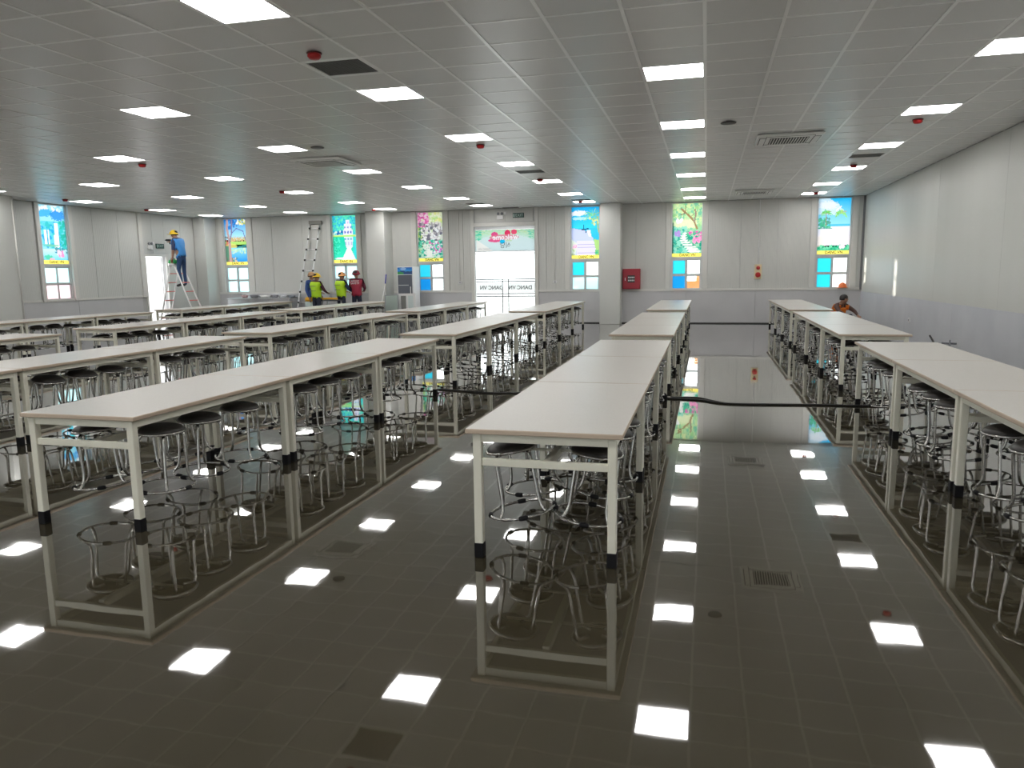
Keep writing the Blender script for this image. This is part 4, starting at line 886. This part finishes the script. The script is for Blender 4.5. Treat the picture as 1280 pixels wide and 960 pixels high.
def person(label, loc, rotz, pose, shirt, pants, vest=None, helmet=None, hair=True, scale=1.0, sleeves=True, vtext=None, shoes=None, band=None):
    J = {k: Vector(v) for k, v in BASE.items()}
    for k, v in pose.items(): J[k] = Vector(v)
    for k in pose:      # move the head group along with the neck when only the neck is posed
        pass
    names = list(J); idx = {n: i for i, n in enumerate(names)}; vs = [J[n] for n in names]; rad = []
    for n in names:
        key = n if n in RAD else n[:-1]; r = RAD[key]; rad.append(r if isinstance(r, tuple) else (r, r))
    es = [(idx[a], idx[b]) for a, b in EDGES]
    for s, n in ((1, 'L'), (-1, 'R')):      # fingers and thumb
        w, h = J['wr'+n], J['hd'+n]; d = (h-w).normalized()
        side = d.cross(Vector((0, 0, 1)));
        side = side.normalized() if side.length > 0.1 else Vector((1, 0, 0))
        curl = side.cross(d).normalized()
        if curl.z > 0: curl = -curl
        for f_, ln in ((-.030, .060), (-.010, .072), (.010, .066), (.030, .052)):
            a = h+side*f_+d*.03; b = a+d*ln*.55+curl*.008; c_ = b+d*ln*.4+curl*.028
            i0 = len(vs); vs += [a, b, c_]; rad += [(.0105, .0105), (.0095, .0095), (.008, .008)]; es += [(idx['hd'+n], i0), (i0, i0+1), (i0+1, i0+2)]
        a = h-side*.035*s-d*.02; b = a-side*.022*s+d*.03; i0 = len(vs); vs += [a, b]; rad += [(.012, .012), (.010, .010)]; es += [(idx['hd'+n], i0), (i0, i0+1)]
    me = bpy.data.meshes.new('skel'); me.from_pydata([tuple(v) for v in vs], es, [])
    o = bpy.data.objects.new('skel', me); C.objects.link(o)
    sk = o.modifiers.new('Skin', 'SKIN'); sk.use_smooth_shade = True
    for i, r in enumerate(rad): me.skin_vertices[0].data[i].radius = r
    for d in me.skin_vertices[0].data: d.use_root = False
    me.skin_vertices[0].data[0].use_root = True
    ss = o.modifiers.new('Sub', 'SUBSURF'); ss.levels = 2; ss.render_levels = 2
    bpy.context.view_layer.update()
    body = bpy.data.meshes.new_from_object(o.evaluated_get(bpy.context.evaluated_depsgraph_get())); bpy.data.objects.remove(o)
    body.name = 'body'; body.materials.clear()
    shoes = shoes or mat('shoe_dark', (0.03, 0.03, 0.03), 0.6)
    for m in (m_skin, shirt, pants, shoes): body.materials.append(m)
    bones = []
    for a, b in EDGES:
        k = 0
        if b in ('spine', 'chest', 'neck') or b[:2] in ('sh', 'el'): k = 1
        if b[:2] == 'wr': k = 1 if sleeves else 0
        if a == 'pelvis' and b[:2] == 'hp': k = 2
        if b[:2] in ('kn', 'an'): k = 2
        if b[:2] == 'to': k = 3
        bones.append((np.array(J[a]), np.array(J[b]), k))
    N = len(body.vertices); co = np.empty(N*3); body.vertices.foreach_get('co', co); co = co.reshape(-1, 3)
    best = np.full(N, 9.0); kind = np.zeros(N, int)
    for a, b, k in bones:
        ab = b-a; t_ = np.clip(((co-a)@ab)/max(ab@ab, 1e-9), 0, 1); d = np.linalg.norm(co-(a+t_[:, None]*ab), axis=1)
        if k == 1 and False: d = d*1
        kk = d < best; best[kk] = d[kk]; kind[kk] = k
    for p in body.polygons:
        ks = [kind[i] for i in p.vertices]; p.material_index = max(set(ks), key=ks.count); p.use_smooth = True
    root = thing('person', label, 'person', loc, rotz, None); root.scale = (scale,)*3
    bo = link('body', body, root)
    if vest:
        nr = np.empty(N*3); body.vertices.foreach_get('normal', nr); nr = nr.reshape(-1, 3)
        pel, nk = np.array(J['pelvis']), np.array(J['neck']); ax = (nk-pel); L = np.linalg.norm(ax); ax /= L
        h = (co-pel)@ax; axd = np.linalg.norm((co-pel)-np.outer(h, ax), axis=1)
        ok = (h > -0.06) & (h < L-0.03) & (axd < 0.215) & np.isin(kind, (1, 2))
        fs = [tuple(p.vertices) for p in body.polygons if all(ok[i] for i in p.vertices)]
        used = sorted({i for f_ in fs for i in f_}); mp = {i: k for k, i in enumerate(used)}
        vm = bpy.data.meshes.new('vest'); vm.from_pydata([tuple(co[i]+nr[i]*0.022) for i in used], [], [tuple(mp[i] for i in f_) for f_ in fs]); vm.materials.append(vest)
        for p in vm.polygons: p.use_smooth = True
        vo = link('vest', vm, root)
        md = vo.modifiers.new('Thickness', 'SOLIDIFY'); md.thickness = 0.006
        if vtext:
            ch = J['chest']; text_mesh('vest_lettering', vtext, 0.085, m_whiteink, vo, ch+Vector((-0.158, 0, 0.0)), (0, -1, 0), (0, 0, 1), 0.002)
            B(-0.158, -0.15, -0.13, 0.13, ch.z+0.07, ch.z+0.085).obj('vest_stripe', m_whiteink, vo)
        elif band:
            ch = J['chest']
            for dz in (-0.02, -0.17): B(-0.15, -0.142, -0.12, 0.12, ch.z+dz-0.012, ch.z+dz+0.012).obj('vest_stripe', band, vo)
    up = (J['crown']-J['skull']).normalized(); q = Vector((0, 0, 1)).rotation_difference(up)
    if helmet:
        ho = link('helmet', dome(MB(), 0.125, 0.125, brim=0.018, n=16).mesh('helmet', helmet), root); ho.location = J['brow']-up*0.02-Vector((0.012, 0, 0)); ho.rotation_mode = 'QUATERNION'; ho.rotation_quaternion = q
        vz = B(0.10, 0.185, -0.07, 0.07, 0.0, 0.012, 0.004).obj('visor', helmet, ho)
    if hair:
        hm = MB().lathe([(0.098, -0.055), (0.102, -0.02), (0.098, 0.03), (0.075, 0.068), (0.035, 0.088), (0, 0.092)], 14).mesh('hair', m_hair)
        ho = link('hair', hm, root); ho.location = J['brow']-Vector((0.034, 0, -0.012)); ho.rotation_mode = 'QUATERNION'; ho.rotation_quaternion = q
    for s in (-1, 1):
        MB().lathe([(0, -0.008), (0.008, 0), (0, 0.008)], 8).obj('eye', m_black, root, tuple(J['brow']+Vector((0.078, s*0.032, -0.02))))
        MB().lathe([(0.0, -0.012), (0.022, -0.006), (0.026, 0.004), (0.0, 0.012)], 10, axis='Y').obj('ear', m_skin, root, tuple(J['skull']+Vector((0.0, s*0.082, 0.03))))
    B(-0.006, 0.006, -0.022, 0.022, -0.004, 0.004).obj('mouth', mat('lips', (0.3, 0.12, 0.1), 0.5), root, tuple(J['chin']+Vector((0.036, 0, 0.012))))
    return root
lime = mat('vest_lime', (0.50, 0.80, 0.02), 0.6); m_navy = mat('navy_cloth', (0.03, 0.045, 0.12), 0.7); m_dkp = mat('dark_trousers', (0.02, 0.025, 0.05), 0.7)
h_yel = mat('helmet_yellow', (0.85, 0.55, 0.02), 0.35); h_or = mat('helmet_tan', (0.85, 0.38, 0.12), 0.35); h_mar = mat('helmet_maroon', (0.22, 0.01, 0.03), 0.35)
band = mat('grey_band', (0.3, 0.4, 0.1), 0.5)
reach = {'elL': (.14, .24, 1.14), 'wrL': (.34, .16, 1.06), 'hdL': (.41, .13, 1.05), 'elR': (.12, -.24, 1.14), 'wrR': (.33, -.16, 1.06), 'hdR': (.40, -.13, 1.05)}
person('person in lime vest and yellow helmet, back turned, left of work stand', (-12.05, 21.75, 0), PI/2-0.25, dict(reach, neck=(.03, 0, 1.44), skull=(.06, 0, 1.53), brow=(.075, 0, 1.585), crown=(.065, 0, 1.635), chin=(.115, 0, 1.50), nose=(.155, 0, 1.55)), mat('maroon_sleeve', (0.08, 0.02, 0.04), 0.7), m_dkp, lime, h_yel, scale=0.985, band=band)
person('person in blue shirt half hidden behind the yellow helmeted worker', (-12.45, 22.2, 0), -0.3, {'elL': (.12, .22, 1.1), 'wrL': (.25, .15, .95), 'hdL': (.3, .12, .9)}, mat('blue_shirt', (0.04, 0.10, 0.32), 0.7), m_dkp, None, mat('helmet_brown', (0.45, 0.25, 0.12), 0.4), scale=1.0)
person('person in lime vest and tan helmet facing the tower window', (-11.46, 22.3, 0), PI/2-0.35, dict(reach, neck=(.03, 0, 1.44), skull=(.06, 0, 1.53), brow=(.07, 0, 1.585), crown=(.055, 0, 1.635), chin=(.115, 0, 1.50), nose=(.155, 0, 1.55)), m_navy, m_dkp, lime, h_or, scale=1.0, band=band)
person('person in maroon vest and maroon helmet at the window', (-10.97, 22.42, 0), PI/2+0.2, reach, mat('maroon_shirt', (0.10, 0.01, 0.03), 0.7), m_dkp, mat('vest_maroon', (0.30, 0.012, 0.04), 0.6), h_mar, scale=1.02, vtext='SAFETY')
drill = {'elR': (.22, -.26, 1.30), 'wrR': (.47, -.24, 1.36), 'hdR': (.54, -.23, 1.37), 'elL': (.10, .22, 1.1), 'wrL': (.16, .2, .87), 'hdL': (.19, .19, .80),
         'spine': (.03, 0, 1.13), 'chest': (.08, 0, 1.31), 'neck': (.14, 0, 1.45), 'shL': (.10, .16, 1.40), 'shR': (.10, -.16, 1.40), 'skull': (.20, 0, 1.53), 'brow': (.215, 0, 1.59), 'crown': (.20, 0, 1.64), 'chin': (.265, 0, 1.50), 'nose': (.30, 0, 1.55),
         'knL': (.06, .10, .5), 'anL': (-.02, .1, .09)}
person('person in blue vest and yellow helmet drilling from the step ladder', (-16.28, 20.9, 1.285), PI, drill, m_navy, mat('blue_trousers', (0.02, 0.06, 0.16), 0.7), mat('vest_blue', (0.05, 0.28, 0.70), 0.6), h_yel, scale=1.06, sleeves=False)
t = thing('power_drill', 'dark power drill held against wall by worker on ladder', 'drill', (-16.28-0.60*1.06, 20.9+0.235*1.06, 1.285+1.40*1.06))
MB().tube([(0.08, 0, 0.02), (-0.08, 0, 0.02)], 0.035, 10, rads=[0.03, 0.035]).obj('motor', m_cord, t); MB().tube([(-0.08, 0, 0.02), (-0.13, 0, 0.02)], 0.016, 8).obj('chuck', m_greyink, t); MB().tube([(0.03, 0, 0.0), (0.05, 0, -0.11)], 0.02, 8).obj('grip', m_cord, t); MB().tube([(-0.13, 0, 0.02), (-0.22, 0, 0.02)], 0.005, 6).obj('bit', m_aluL, t)
crouch = {'pelvis': (-.12, 0, .26), 'hpL': (-.10, .09, .23), 'hpR': (-.10, -.09, .23), 'knL': (.24, .15, .44), 'knR': (.24, -.15, .44), 'anL': (.08, .12, .08), 'anR': (.08, -.12, .08), 'toL': (.24, .13, .035), 'toR': (.24, -.13, .035),
          'spine': (-.07, 0, .42), 'chest': (.0, 0, .58), 'neck': (.06, 0, .72), 'skull': (.12, 0, .79), 'brow': (.135, 0, .845), 'crown': (.12, 0, .89), 'chin': (.185, 0, .755), 'nose': (.22, 0, .80),
          'shL': (.02, .17, .66), 'shR': (.02, -.17, .66), 'elL': (.22, .27, .52), 'wrL': (.40, .18, .42), 'hdL': (.46, .15, .39), 'elR': (.22, -.27, .52), 'wrR': (.40, -.18, .42), 'hdR': (.46, -.15, .39)}
person('person in orange vest crouching by the right back corner', (3.30, 20.6, 0), -PI/2+0.7, crouch, mat('brown_sleeve', (0.10, 0.05, 0.04), 0.7), m_dkp, mat('vest_orange', (0.85, 0.22, 0.02), 0.6), None, scale=1.0)
